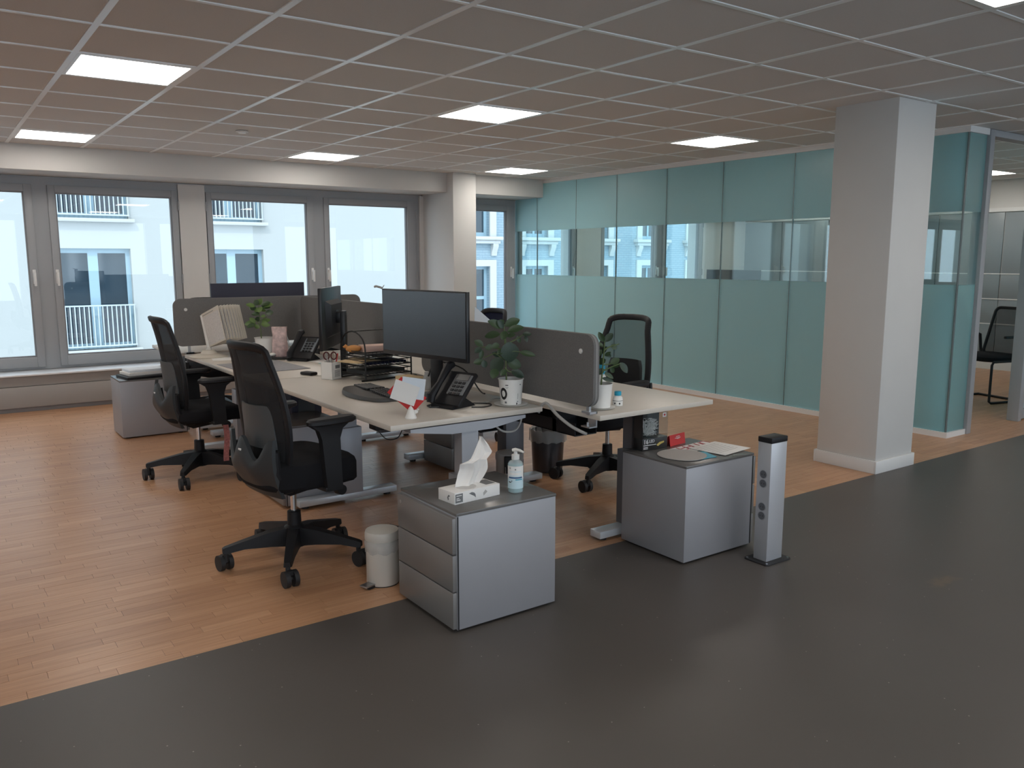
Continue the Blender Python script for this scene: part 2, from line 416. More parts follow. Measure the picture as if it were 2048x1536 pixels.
# ceiling: slab, T-rails, tiles, lamps
GX, GY = .732, 4.201
ceil = G().bb(XL-.2, XR+.2, YN-.2, YW+.3, ZC+.06, ZC+.36).obj('ceiling', 'white_paint'); struct(ceil, 'suspended ceiling of square mineral tiles in a white grid')
kx = range(-6, 19); ky = range(-13, 9)
xe = lambda k: GX+.6*k
ye = lambda k: GY+.6*k
RW = .012
for k in range(-14, 20):
    x = xe(k)
    if XL < x < XR: G().bb(x-.015, x+.015, YN, YW, ZC, ZC+.03).obj('grid_rail', 'ceil_rail', ceil)
for k in range(-13, 9):
    y = ye(k)
    if YN < y < YW: G().bb(XL, XR, y-RW, y+RW, ZC+.0006, ZC+.03).obj('grid_rail', 'ceil_rail', ceil)
lamp_cells = {(0, 1): 'square ceiling light panel nearest the upper left corner', (0, 6): 'leftmost ceiling light panel in the row by the windows',
              (4, 1): 'ceiling light panel above the large monitor in the middle', (4, 6): 'middle ceiling light panel in the row by the windows',
              (8, 6): 'rightmost light panel of the window row beside the glass wall', (8, 1): 'ceiling light panel right before the glass partition',
              (4, -5): 'ceiling light panel cut off by the upper right picture edge'}
hidden_lamps = [(0, -5), (-4, -5), (8, -5), (-4, 1), (-4, 6), (0, -10), (4, -10), (8, -10), (-4, -10), (-8, 1), (-8, 6), (-8, -5), (-12, 1), (-12, 6), (12, -5), (16, -5), (16, 1), (16, 6), (12, 6)]  # last cell: unseen meeting-room panel, added to brighten the frosted glass
TV = .6-2*RW-.004
tile0 = None; cells = []
for i in range(-14, 19):
    for j in range(-12, 8):
        if (i, j) in lamp_cells or (i, j) in hidden_lamps: continue
        if xe(i) < XL or xe(i+1) > XR+.6: continue
        q = inview(xe(i)+.3, ye(j)+.3, ZC)
        vis = bool(q and -150 < q[0] < 2200 and -80 < q[1] < 400) and not (xe(i) > XG)
        cells.append((i, j, vis))
rest = G()
for i, j, vis in cells:
    y1 = min(ye(j+1), YW+.05); hy = (y1-ye(j)-2*RW-.004); cx = xe(i)+.3; cy = (ye(j)+y1)/2
    if vis:
        if tile0 is None:
            tile0 = G().box((0, 0, 0), (TV, TV, .012), .003, seg=1).obj('ceiling_tile', 'ceil_tile', ceil); tile0.location = (cx, cy, ZC+.010)
        else: share(tile0, ceil, (cx, cy, ZC+.010))
    else: rest.box((cx, cy, ZC+.010), (TV, hy, .012))
o = rest.obj('tile_field', 'ceil_tile', ceil); o['kind'] = 'stuff'
for (i, j), lab in lamp_cells.items():
    t = thing('ceiling_light', lab, 'ceiling light', (xe(i)+.3, ye(j)+.3, ZC), 0, 'ceiling light panels')
    f = G()
    for a, b, c, d in ((-.286, .286, -.286, -.268), (-.286, .286, .268, .286), (-.286, -.268, -.268, .268), (.268, .286, -.268, .268)): f.bb(a, b, c, d, -.002, .02)
    f.obj('frame', 'ceil_rail', t)
    G().bb(-.268, .268, -.268, .268, .002, .012).obj('diffuser', 'lamp', t)
    G().bb(-.27, .27, -.27, .27, .013, .05).obj('housing', 'white_lac', t)
for i, j in hidden_lamps:
    G().bb(xe(i)+.03, xe(i)+.57, ye(j)+.03, ye(j)+.57, ZC+.002, ZC+.014).obj('extra_light_panel', 'lamp', ceil)
sd_ = thing('smoke_detector', 'small round white smoke detector on the ceiling', 'detector', (2.228, 6.898, ZC-.001))
G().lathe([(.05, 0), (.05, -.004), (.042, -.010)], n=24).obj('base_plate', 'white_lac', sd_)
G().lathe([(.030, -.010), (.028, -.016), (.02, -.018)], n=24).obj('sensor_head', 'ceil_rail', sd_)

# outer walls (behind and beside the camera), with a window band behind the camera
wb = G()
wb.bb(XL-.2, XR+.2, YN-.2, YN, 0, .5); wb.bb(XL-.2, XR+.2, YN-.2, YN, 2.35, ZC+.06)
for x in (XL-.2, -6.5, -3.7, -.9, 1.9, 4.7, 7.5, 10.3): wb.bb(x, x+.35, YN-.2, YN, .5, 2.35)
wb.bb(XR-.1, XR+.2, YN-.2, YN, .5, 2.35)
struct(wb.obj('wall_near', 'white_paint'))
struct(G().bb(XL-.2, XL, YN, YW+.3, 0, ZC+.06).obj('wall_left', 'white_paint'))
wr = G().bb(XR, XR+.2, YN, YW+.3, 0, ZC+.06).obj('wall_right', 'white_paint'); struct(wr, 'far side wall of the meeting room clad in grey panels')
for k in range(7):
    y0 = YG+.12+k*.86
    for z0, z1 in ((.14, .60), (.612, .93), (.942, 1.26), (1.272, 2.06)):
        G().bb(XR-.02, XR, y0+.005, y0+.853, z0, z1, .002).obj('panel', 'grey_panel', wr)
G().bb(XR-.03, XR, YG, YW, 2.07, 2.12).obj('rail', 'white_lac', wr)
for z in (.606, .936, 1.266): G().bb(XR-.026, XR, YG, YW, z-.007, z+.007).obj('rail', 'white_lac', wr)
struct(G().bb(XR-.03, XR, YG, YW, 0, .12).obj('baseboard_right', 'white_lac'))

# window wall: bulkhead, piers, pieces above and below the windows
wf = G()
wf.bb(XL-.2, XR+.2, YW+.02, YW+.3, -.1, .37); wf.bb(XL-.2, XR+.2, YW+.02, YW+.3, 2.245, ZC+.06)
for a, b in ((XL-.2, -7.30), (-6.06, -5.78), (-3.18, -2.90), (-.30, -.02), (2.315, 2.59), (5.235, 5.70), (7.80, 8.30), (10.52, XR+.2)): wf.bb(a, b, YW-.03, YW+.3, .37, 2.245)
o = wf.obj('wall_far', 'white_paint'); struct(o, 'white window wall with narrow piers')
struct(G().bb(XL, 5.29, YB, YW+.02, 2.258, ZC+.01, .003).obj('trim_1', 'white_paint'), 'white bulkhead beam above the row of windows')
struct(G().bb(5.617, XG-.004, YB, YW+.02, 2.258, ZC+.01, .003).obj('trim_2', 'white_paint'), 'short white bulkhead beam between pillar and glass wall')
struct(G().bb(XG+.02, XR, YB, YW+.02, 2.258, ZC+.01, .003).obj('trim_3', 'white_paint'), 'bulkhead beam inside the glass meeting room')
struct(G().bb(5.29, 5.617, 8.645, YW+.02, 0, ZC+.02, .004).obj('wall_pillar', 'white_paint'), 'square white pillar between the window row and the narrow window')

def window(name, x0, x1, sx0, sx1, gx0, gx1, hinge, handle_side, label):
    """fixed frame x0..x1, sash sx0..sx1, glass gx0..gx1"""
    n = snode(name, label)
    z0, z1, sz0, sz1, gz0, gz1 = .37, 2.25, .395, 2.175, .495, 2.105
    f = G(); yf0, yf1 = YW-.005, YW+.08
    f.bb(x0, sx0, yf0, yf1, z0, z1); f.bb(sx1, x1, yf0, yf1, z0, z1); f.bb(sx0, sx1, yf0, yf1, z0, sz0); f.bb(sx0, sx1, yf0, yf1, sz1, z1)
    f.obj('frame', 'frame_grey', n)
    s_ = G(); a, b = YW-.03, YW+.05
    s_.bb(sx0, gx0, a, b, sz0, sz1, .004); s_.bb(gx1, sx1, a, b, sz0, sz1, .004); s_.bb(gx0, gx1, a, b, sz0, gz0, .004); s_.bb(gx0, gx1, a, b, gz1, sz1, .004)
    sh = s_.obj('sash', 'frame_grey', n)
    g = G(); t = .012
    for q in ((gx0, gx0+t, gz0, gz1), (gx1-t, gx1, gz0, gz1), (gx0+t, gx1-t, gz0, gz0+t), (gx0+t, gx1-t, gz1-t, gz1)): g.bb(q[0], q[1], YW-.012, YW+.03, q[2], q[3])
    g.obj('gasket', 'plinth', sh)
    G().bb(gx0+.002, gx1-.002, YW+.012, YW+.022, gz0+.002, gz1-.002).obj('pane', 'pane', n)
    if handle_side:
        hx_ = (gx1+sx1)/2 if handle_side > 0 else (gx0+sx0)/2
        G().bb(hx_-.014, hx_+.014, YW-.04, YW-.03, 1.215, 1.355, .003).bb(hx_-.01, hx_+.01, YW-.085, YW-.04, 1.31, 1.33).bb(hx_-.011, hx_+.011, YW-.09, YW-.07, 1.195, 1.33, .004).obj('handle', 'white_lac', n)
    hx_ = x0 if hinge < 0 else x1
    for z in (.55, 1.25, 2.02):
        d = sx0-.004 if hinge < 0 else sx1+.004
        G().cyl((d, YW-.036, z-.05), (d, YW-.036, z+.05), .008, n=10).obj('hinge', 'frame_grey', n)
    return n
window('window_1', -.02, 1.02, .02, .955, .085, .885, -1, 1, 'window at the left picture edge')
window('window_2', 1.02, 2.315, 1.088, 2.305, 1.152, 2.243, 1, -1, 'window left of the white pier, showing the balcony railings')
window('window_3', 2.59, 3.888, 2.60, 3.822, 2.657, 3.744, -1, 1, 'window right of the white pier, above the wide dark monitor')
window('window_4', 3.888, 5.245, 3.952, 5.175, 4.012, 5.06, 1, -1, 'window beside the pillar showing only white facade')
window('window_5', 5.70, 6.74, 5.72, 6.725, 5.78, 6.588, -1, 1, 'narrow window between pillar and glass wall')
window('window_6', 6.79, 7.80, 6.80, 7.79, 6.85, 7.735, -1, 1, 'first window inside the glass meeting room')
window('window_7', 8.30, 9.54, 8.31, 9.50, 8.37, 9.41, -1, 1, 'second window inside the glass meeting room')
window('window_8', 9.54, 10.52, 9.60, 10.51, 9.68, 10.43, 1, -1, 'third window inside the glass meeting room')
for k, (a, b) in enumerate(((-1.6, -.30), (-2.9, -1.6), (-4.48, -3.18), (-5.78, -4.48), (-7.30, -6.06))):
    window('window_%d' % (9+k), a, b, a+.03, b-.03, a+.09, b-.09, -1, 0, None)

# low convector cover with sill under the windows
cv = snode('trim_4', 'long low convector casing with window sill')
for x0, x1 in ((XL, 5.29), (5.617, XG-.01), (XG+.02, XR)):
    G().bb(x0, x1, 9.05, YW, .348, .366, .004).obj('sill', 'sill', cv)
    G().bb(x0, x1, 9.085, YW, .25, .348, .002).obj('upper_panel', 'conv', cv)
    G().bb(x0, x1, 9.07, YW, .045, .246, .003).obj('lower_panel', 'conv', cv)
    G().bb(x0, x1, 9.10, YW, 0, .045).obj('plinth', 'plinth', cv)

# free-standing column
c = G().bb(5.217, 5.676, 3.039, 3.497, 0, ZC+.02, .006).obj('wall_column', 'white_paint'); struct(c, 'square white column standing on the edge of the wood floor')
b_ = G()
x0, x1, y0, y1, hb = 5.202, 5.691, 3.024, 3.512, .088
b_.bb(x0, x1, y0, 3.039, 0, hb, .003); b_.bb(x0, x1, 3.497, y1, 0, hb, .003); b_.bb(x0, 5.217, 3.039, 3.497, 0, hb, .003); b_.bb(5.676, x1, 3.039, 3.497, 0, hb, .003)
b_.obj('baseboard', 'white_lac', c)

# glass partition (x = XG) and its return with the door (y = YG)
gw = snode('wall_glass', 'frosted glass office partition with a clear viewing band')
ys = [YW+.02, 8.921, 8.115, 7.371, 6.567, 5.781, 4.929, 4.12, YG+.004]
TH = .014; ZS0, ZS1 = 1.25, 1.832
def glass_panel(x0, x1, y0, y1, par):
    fn = Vector((-1, 0, 0)) if (x1-x0) < .1 else Vector((0, -1, 0))
    def frosted(z0, z1):
        o = G().bb(x0, x1, y0, y1, z0, z1).obj('frosted_pane', 'strip_glass', par); o.data.materials.append(MATS['frost'])
        for p in o.data.polygons:
            if p.normal.dot(fn) > .9: p.material_index = 1
    frosted(.045, ZS0); frosted(ZS1, 2.44)
    G().bb(x0, x1, y0, y1, ZS0+.0005, ZS1-.0005).obj('clear_pane', 'strip_glass', par)
for a, b in zip(ys, ys[1:]):
    glass_panel(XG, XG+TH, b+.003, a-.003, gw)
    G().bb(XG-.001, XG+TH+.001, b-.003, b+.003, .045, 2.44).obj('joint_seal', mat('seal', (.12, .16, .17), .3), gw)
G().bb(XG-.018, XG+TH+.018, YG-.018, YW, 2.437, ZC+.01).obj('top_rail', 'white_lac', gw)
G().bb(XG-.018, XG+TH+.018, YG-.018, YW, 0, .046).obj('bottom_rail', 'white_lac', gw)
glass_panel(XG+TH+.003, 7.055, YG, YG+TH, gw)
G().bb(XG-.002, XG+TH+.003, YG-.002, YG+.004, .045, 2.44).obj('corner_seal', 'joint_m' if 'joint_m' in MATS else 'seal', gw)
G().bb(XG+TH+.018, 7.055, YG-.018, YG+TH+.018, 2.437, ZC+.01).obj('top_rail', 'white_lac', gw)
G().bb(XG+TH+.018, 7.055, YG-.018, YG+TH+.018, 0, .046).obj('bottom_rail', 'white_lac', gw)
glass_panel(9.16, XR, YG, YG+TH, gw)
G().bb(8.0, XR, YG-.018, YG+TH+.018, 2.437, ZC+.01).obj('top_rail', 'white_lac', gw)
G().bb(9.16, XR, YG-.018, YG+TH+.018, 0, .046).obj('bottom_rail', 'white_lac', gw)
dr = snode('door_1', 'door opening with slim aluminium frame in the glass partition')
G().bb(7.055, 7.125, YG-.03, YG+.07, 0, ZC, .003).obj('door_post', 'frame_grey', dr)
G().bb(7.990, 8.055, YG-.03, YG+.07, 0, ZC, .003).obj('door_post', 'frame_grey', dr)
G().bb(7.125, 7.990, YG-.03, YG+.07, 2.43, ZC, .003).obj('door_head', 'frame_grey', dr)
lf = G()
lf.bb(8.065, 8.13, YG-.01, YG+.04, .01, 2.42, .003); lf.bb(9.08, 9.15, YG-.01, YG+.04, .01, 2.42, .003); lf.bb(8.13, 9.08, YG-.01, YG+.04, .01, .10, .003); lf.bb(8.13, 9.08, YG-.01, YG+.04, 2.36, 2.42, .003)
lfo = lf.obj('door_leaf', 'frame_grey', dr)
G().bb(8.13, 9.08, YG+.01, YG+.02, .10, 2.36).obj('glass', 'frost', lfo)
G().bb(8.085, 8.11, YG-.03, YG-.01, 1.04, 1.10, .004).obj('lock', 'steel', lfo)
G().bb(8.085, 8.11, YG-.03, YG-.01, .95, 1.01, .004).bb(8.09, 8.19, YG-.055, YG-.04, .985, 1.0, .004).obj('lever', 'steel', lfo)

# ================================================================== OUTSIDE
fb = thing('apartment_building', 'bright white rendered apartment building across the street', 'building', (0, 20, -8))
FX = [(2.36, 3.86), (5.36, 6.84)]
rows = [(-.50, 1.69), (2.33, 4.5), (-3.33, -1.14)]
wl = G(); xs = [-16, 2.36, 3.86, 5.36, 6.84, 11.6]
for a, b in ((-16, 2.36), (3.86, 5.36), (6.84, 11.6)): wl.bb(a, b, 0, .35, 0, 16)
zb = sorted(rows)
for a, b in FX:
    lo = 0
    for z0, z1 in zb: wl.bb(a, b, 0, .35, lo, z0+8); lo = z1+8
    wl.bb(a, b, 0, .35, lo, 16)
wl.obj('wall', 'facade', fb)
G().bb(-16, 11.6, .6, 6, 0, 16).obj('building_core', 'dark_int', fb)
for a, b in FX:
    for z0, z1 in rows:
        f = G(); m = (a+b)/2; zz0, zz1 = z0+8, z1+8
        for p, q in ((a, a+.09), (b-.09, b), (m-.10, m+.10)): f.bb(p, q, .14, .22, zz0, zz1)
        f.bb(a+.001, b-.001, .145, .215, zz0+.001, zz0+.12); f.bb(a+.001, b-.001, .145, .215, zz1-.1, zz1-.001)
        wo = f.obj('window', 'facade_frame', fb)
        for p, q in ((a+.09, m-.10), (m+.10, b-.09)):
            G().bb(p, q, .17, .19, zz0+.12, zz1-.1).obj('pane', 'facade_glass', wo)
        G().bb(a-.08, b+.10, -.16, .12, zz0-.08, zz0, .01).obj('balcony_sill', 'facade_trim', fb)
        r = G(); n = 17; zr = zz0+.97
        for i in range(n): xx = a+.02+(b-a-.04)*i/(n-1); r.bb(xx-.011, xx+.011, -.10, -.075, zz0+.08, zr)
        r.bb(a, b, -.107, -.068, zr-.028, zr+.002); r.bb(a, b, -.107, -.068, zz0+.06, zz0+.09)
        r.obj('balcony_railing', 'rail_white', fb)

ob = thing('brick_townhouse', 'pale blue brick townhouse with moulded window sills', 'building', (0, 20, -8))
WX = [13.02, 15.14, 17.58, 19.9, 22.2, 24.5]
wl = G(); lo = 11.62
rows2 = [(-1.6, 1.26), (2.12, 4.6)]
for cx in WX:
    a, b = cx-.42, cx+.42; wl.bb(lo, a, 0, .4, 0, 16); lo = b
    z = 0
    for z0, z1 in rows2: wl.bb(a, b, 0, .4, z, z0+8); z = z1+8
    wl.bb(a, b, 0, .4, z, 16)
wl.bb(lo, 34, 0, .4, 0, 16)
wl.obj('wall', 'blue_grey_brick', ob)
G().bb(11.62, 34, .6, 6, 0, 16).obj('building_core', 'dark_int', ob)
for cx in WX:
    a, b = cx-.42, cx+.42
    for k, (z0, z1) in enumerate(rows2):
        f = G(); zz0, zz1 = z0+8, z1+8
        for p, q in ((a, a+.09), (b-.09, b), (cx-.035, cx+.035)): f.bb(p, q, .14, .22, zz0, zz1)
        f.bb(a+.001, b-.001, .145, .215, zz0+.001, zz0+.1); f.bb(a+.001, b-.001, .145, .215, zz1-.09, zz1-.001)
        if k == 0: f.bb(a+.001, b-.001, .145, .215, zz1-.95, zz1-.86)
        wo = f.obj('window', 'facade_frame', ob)
        for p, q in ((a+.09, cx-.035), (cx+.035, b-.09)): G().bb(p, q, .17, .19, zz0+.1, zz1-.09).obj('pane', 'facade_glass', wo)
        t = G()
        for s in (-1, 1): t.bb(cx+s*.53-.11, cx+s*.53+.11, -.05, .02, zz0-.05, zz1+.18)
        t.bb(cx-.42, cx+.42, -.05, .02, zz1, zz1+.18)
        t.obj('window_surround', 'facade_trim', ob)
        if k == 1:
            G().bb(cx-.78, cx+.78, -.22, .02, zz0-.12, zz0-.02, .02).bb(cx-.72, cx+.72, -.16, .02, zz0-.22, zz0-.12, .02).obj('sill_moulding', 'facade_trim', ob)
            for s in (-1, 1):
                G().prism([(0, zz0-.22), (-.15, zz0-.22), (-.15, zz0-.30), (-.07, zz0-.45), (-.05, zz0-.56), (0, zz0-.56)], 'x', cx+s*.56-.09, cx+s*.56+.09).obj('console_bracket', 'facade_trim', ob)
# street between
struct(G().bb(-20, 36, YW+.4, 20, -8.3, -8).obj('ground_street', mat('asphalt', (.30, .31, .32), .9)), 'street far below between the buildings')

# ================================================================== OFFICE CHAIRS
def outline(t, a, b, n=2.6):
    c, s_ = math.cos(t), math.sin(t)
    return (a*abs(c)**(2/n)*(1 if c >= 0 else -1), b*abs(s_)**(2/n)*(1 if s_ >= 0 else -1))
def office_chair(fabric='black_fabric', dz=0., az=0., ztop=1.075):
    """faces +x; origin on the floor under the gas lift"""
    t = bpy.data.objects.new('office_chair', None); COL.objects.link(t); t.empty_display_size = .1
    hub = G(); hub.lathe([(.052, .08), (.055, .09), (.05, .175), (.034, .185), (.032, .25), (.029, .252)], n=20); hub.obj('base_hub', 'black_plastic', t)
    for k in range(5):
        a = 2*PI*k/5 + .32; ca, sa = math.cos(a), math.sin(a)
        def P(r, w, z): return (r*ca - w*sa, r*sa + w*ca, z)
        rings = []
        for r, hw, z0, z1 in ((.03, .034, .085, .175), (.12, .030, .095, .165), (.24, .024, .100, .138), (.325, .019, .088, .118), (.338, .014, .09, .112)):
            rings.append([P(r, -hw, z0), P(r, hw, z0), P(r, hw*.8, z1), P(r, -hw*.8, z1)])
        lg = G().loft(rings).obj('leg', 'black_plastic', t)
        cx, cy = .322*ca, .322*sa; b2 = a + (.9 if k % 2 else -.5) + k*.4; u = Vector((math.cos(b2), math.sin(b2), 0)); o_ = Vector((cx, cy, 0)) - Vector((-u.y, u.x, 0))*.022
        cs = G()
        for s in (-1, 1):
            cs.cyl(o_ + u*s*.010 + Vector((0, 0, .038)), o_ + u*s*.031 + Vector((0, 0, .038)), .038, n=22)
        cs.cyl(o_ - u*.012 + Vector((0, 0, .038)), o_ + u*.012 + Vector((0, 0, .038)), .010, n=10)
        cs.cyl((cx, cy, .045), (cx, cy, .09), .011, n=10)
        cs.box(o_ + Vector((0, 0, .066)), (.026, .026, .02))
        cs.obj('caster', 'black_rubber', lg)
    G().cyl((0, 0, .25), (0, 0, .40), .0145, n=16).obj('gas_lift', 'chrome', t)
    # mechanism
    me_ = G(); me_.loft([[(x, y*wy, z) for y, wy in ((-1, w_), (1, w_))] + [(x, w_*.7, z2), (x, -w_*.7, z2)] for x, w_, z, z2 in ((-.13, .07, .425, .385), (-.05, .09, .43, .345), (.10, .08, .43, .36), (.17, .05, .43, .40))])
    me_.obj('tilt_mechanism', 'black_plastic', t)
    G().cyl((.11, -.10, .385), (.11, -.235, .385), .006, n=8).cyl((.11, -.225, .385), (.11, -.262, .385), .026, .024, n=18).obj('tension_knob', 'black_plastic', t)
    G().cyl((.05, .10, .40), (.07, .25, .395), .006, n=8).box((.072, .262, .394), (.03, .05, .012), .004).obj('lever', 'black_plastic', t)
    # seat
    st = G(); NS = 40
    rg = []
    for ins, z in ((.045, .400), (.012, .408), (.0, .425), (.0, .462+dz), (.008, .482+dz), (.03, .494+dz), (.08, .499+dz)):
        r_ = []
        for i in range(NS):
            x, y = outline(2*PI*i/NS, .245-ins, .245-ins, 3.4)
            dz = -.028*max(0, (x-.12)/.12)**2 if x > .12 else .0
            r_.append((x+.03, y*(1-.06*max(0, -x/.24)), z + dz))
        rg.append(r_)
    st.loft(rg); st.obj('seat', fabric, t)
    # backrest: curve x(z), half width w(z)
    def bx(z): q = (z-.50)/.58; return -.150 - .085*q + .022*math.sin(PI*q)
    def bw(z): q = (z-.50)/.58; return .175 + .05*math.sin(PI*min(1, q*1.15)**.9)*.9 - .012*q
    def bpt(u, z, off=0.): 
        wv = bw(z); return Vector((bx(z) + .05*(u*u) - .02 + off, u*wv, z))
    zbot = .50
    path = []
    N1 = 16
    for i in range(N1+1): z = zbot + (ztop-.05-zbot)*i/N1; path.append(bpt(1, z))
    for i in range(1, 12): 
        a = PI/2*i/6 if i <= 6 else PI/2; 
        u = math.cos(PI*i/12); uu = (abs(u)**.55)*(1 if u >= 0 else -1); zz = ztop-.05+.05*math.sin(PI*i/12)**.55; path.append(bpt(uu, zz))
    for i in range(N1, -1, -1): z = zbot + (ztop-.05-zbot)*i/N1; path.append(bpt(-1, z))
    fr = G()
    # flat section frame
    rings = []; M_ = len(path)
    for i, p in enumerate(path):
        d = (path[min(i+1, M_-1)]-path[max(i-1, 0)]).normalized(); nx = Vector((1, 0, .25)).normalized(); nx = (nx-d*nx.dot(d)).normalized(); s_ = d.cross(nx)
        a, b = .012, .019
        rings.append([p + nx*a*cx + s_*b*cy for cx, cy in ((1, .6), (.6, 1), (-.6, 1), (-1, .6), (-1, -.6), (-.6, -1), (.6, -1), (1, -.6))])
    fr.loft(rings); fr.obj('back_frame', 'black_plastic', t)
    def mfn(u, v):
        z = zbot + (ztop-.008-zbot)*v; uu = 2*u-1
        lim = 1.0
        if z > ztop-.05: lim = 1 - .10*((z-(ztop-.05))/.05)**3
        return bpt(uu*lim*.98, z), (-1, 0, -.1)
    G().sheet(mfn, 12, 18, .004).obj('back_mesh', 'back_mesh' if fabric == 'black_fabric' else fabric, t)
    # yoke shell carrying the back
    def yfn(u, v):
        uu = 2*u-1; z = .375 + .305*v; q = v
        w_ = .20*(1-.12*(1-q)**2); x = -.135 - .125*math.sin(PI*(.10+.60*q))*(1-.50*uu*uu) - .015*q
        zz = z - .105*q*q*math.sin(PI*min(1, abs(uu)/.95))**2 - .02*q
        return (x, uu*w_, zz), (1, 0, 0)
    yk = G().sheet(yfn, 20, 12, .018).obj('back_yoke', 'shell_grey', t)
    G().box((-.266, -.012, .60), (.006, .024, .010), .002).obj('maker_plate', 'white_lac', yk)
    def lfn(u, v):
        uu = 2*u-1; z = .60 + .20*v
        return (bx(z) - .040 + .035*uu*uu, uu*(.15-.012*v)*(1-.10*max(0, v-.8)/.2), z), (1, 0, .1)
    G().sheet(lfn, 12, 8, .007).obj('lumbar_plate', 'plate_grey', t)
    for s in (-1, 1): G().tube([(-.06, s*.12, .40), (-.13, s*.17, .41), (-.175, s*.18, .50), (-.18, s*.185, .60)], [.02, .02, .018, .014], n=8).obj('back_bracket', 'black_plastic', t)
    # armrests
    for s in (-1, 1):
        y = s*.265; ar = G()
        rg = []
        for z, x0, x1, hw in ((.395, -.02, .06, .014), (.47, -.03, .055, .016), (.60, -.045, .05, .017), (.645, -.06, .065, .018), (.672, -.10, .10, .024)):
            zz = z + az*(z > .5); rg.append([(x0+.045, y-hw, zz), (x1+.045, y-hw, zz), (x1+.045, y+hw, zz), (x0+.045, y+hw, zz)])
        ar.loft(rg); ar.box((.045, s*.225, .405), (.06, .10, .022), .004)
        a_o = ar.obj('armrest', 'arm_black', t)
        pd = G(); r2 = []
        for ins, z in ((.012, .668), (.0, .676), (.0, .690), (.010, .699)):
            r2.append([(outline(2*PI*i/24, .125-ins, .042-ins, 2.8)[0]+.06, y+outline(2*PI*i/24, .125-ins, .042-ins, 2.8)[1], z+az) for i in range(24)])
        pd.loft(r2); pd.obj('arm_pad', 'arm_black', a_o)
    return t
ch1 = office_chair(dz=.045, az=.04)
ch = office_chair()
def place(o, label, loc, rz, cat='chair', group='office chairs'):
    o.location = loc; o.rotation_euler = (0, 0, rz); return tag(o, label, cat, group)
R = math.radians
place(ch1, 'black office chair in the foreground left of the drawer unit', (1.38, 3.76, 0), R(9))
c2 = ch; place(c2, 'black office chair with a pink patterned strap, before the windows', (1.44, 5.66, 0), R(2))
c3 = office_chair()
for q in c3.children:
    if q.name.startswith('back_mesh'): q.data.materials[0] = MATS['back_mesh_open']
place(c3, 'black mesh office chair on the right side of the desks', (3.60, 3.97, 0), R(188))
c4 = office_chair('navy_fabric', ztop=1.03); place(c4, 'navy office chair at the far right desk, mostly hidden by the divider', (3.70, 5.72, 0), R(182))
c5 = copy_tree(ch); place(c5, 'black office chair behind the wide dark monitor by the windows', (2.2, 7.95, 0), R(-90))
st = G()
st.sheet(lambda u, v: ((1.545+.035*(u-.5)*1+.006*math.sin(v*5), 5.395, .385-.24*v), (0, 1, 0)), 2, 10, .004)
tag(st.obj('lanyard_strap', 'strap_pink'), 'pink and white patterned strap hanging from the chair knob', 'strap')

# ================================================================== DESKS
def desk(label, x0, x1, y0, y1, zt=.74, ctrl=None, rail_side=1, ly=(.30, 1.3), fx=(.03, .72), lm='leg_silver'):
    t = thing('desk', label, 'desk', (x0, y0, 0), 0, 'height adjustable desks'); W, Ln = x1-x0, y1-y0
    tp = G().bb(0, W, 0, Ln, zt-.0245, zt, .002).obj('tabletop', 'desk_top', t)
    fm = (fx[0]+fx[1])/2
    for yl in ly:
        lg = G()
        lg.bb(fm-.055, fm+.085, yl-.05, yl+.05, .055, .46, .004)
        lg.bb(fm-.03, fm+.06, yl-.034, yl+.034, .46, zt-.06)
        lo = lg.obj('leg', lm, t)
        G().bb(fx[0], fx[1], yl-.04, yl+.04, .018, .055, .0015).obj('foot', 'foot_top', lo)
        for q in (fx[0]+.05, fx[1]-.05): G().cyl((q, yl, 0), (q, yl, .0185), .022, n=14).obj('levelling_foot', 'black_rubber', lo)
        G().prism([(.10, zt-.03), (W-.10, zt-.03), (W-.10, zt-.045), (fm+.13, zt-.075), (fm-.09, zt-.075), (.10, zt-.045)], 'y', yl-.045, yl+.045).obj('support_arm', 'leg_silver', t)
    G().bb(fm-.01, fm+.04, ly[0], ly[1], zt-.072, zt-.03, .003).obj('cross_beam', 'leg_dark_shaded', t)
    tx0, tx1 = (W-.20, W-.06) if rail_side > 0 else (.06, .20)
    ct = G(); ct.bb(tx0, tx1, .25, Ln-.15, zt-.15, zt-.145); ct.bb(tx0, tx0+.004, .25, Ln-.15, zt-.15, zt-.085); ct.bb(tx1-.004, tx1, .25, Ln-.15, zt-.15, zt-.085)
    for yy in (.4, Ln-.3): ct.bb(tx0, tx1, yy, yy+.03, zt-.15, zt-.0246+.0001)
    ct.obj('cable_tray', 'black_plastic', t)
    if ctrl is not None:
        G().bb(.015, .115, ctrl, ctrl+.07, zt-.055, zt-.0246, .006).obj('height_control', 'black_plastic', t)
    return t
A1 = desk('near left desk holding the large dark monitor', 1.605, 2.435, 3.16, 4.825, ctrl=.18, ly=(.05, 1.39), fx=(.085, .72))
A2 = desk('far left desk with the flip-frame document stand', 1.585, 2.43, 4.838, 6.50, ly=(.32, 1.56))
B1 = desk('near right desk with a small white plant pot at its corner', 2.502, 3.275, 2.812, 4.47, rail_side=-1, ly=(.31, 1.44), fx=(.255, .745), lm='leg_dark_shaded')  # darker leg colour stands in for the shade under the desk
B2 = desk('far right desk behind the grey dividers', 2.51, 3.29, 4.482, 6.13, rail_side=-1, ly=(.72, 1.55), fx=(.255, .745), lm='leg_dark_shaded')  # legs darkened the same way, shade put into their colour
E1 = desk('desk at the end of the group carrying the wide dark monitor', 1.55, 3.12, 6.62, 7.42, ly=(.25, .62), fx=(.3, 1.3))

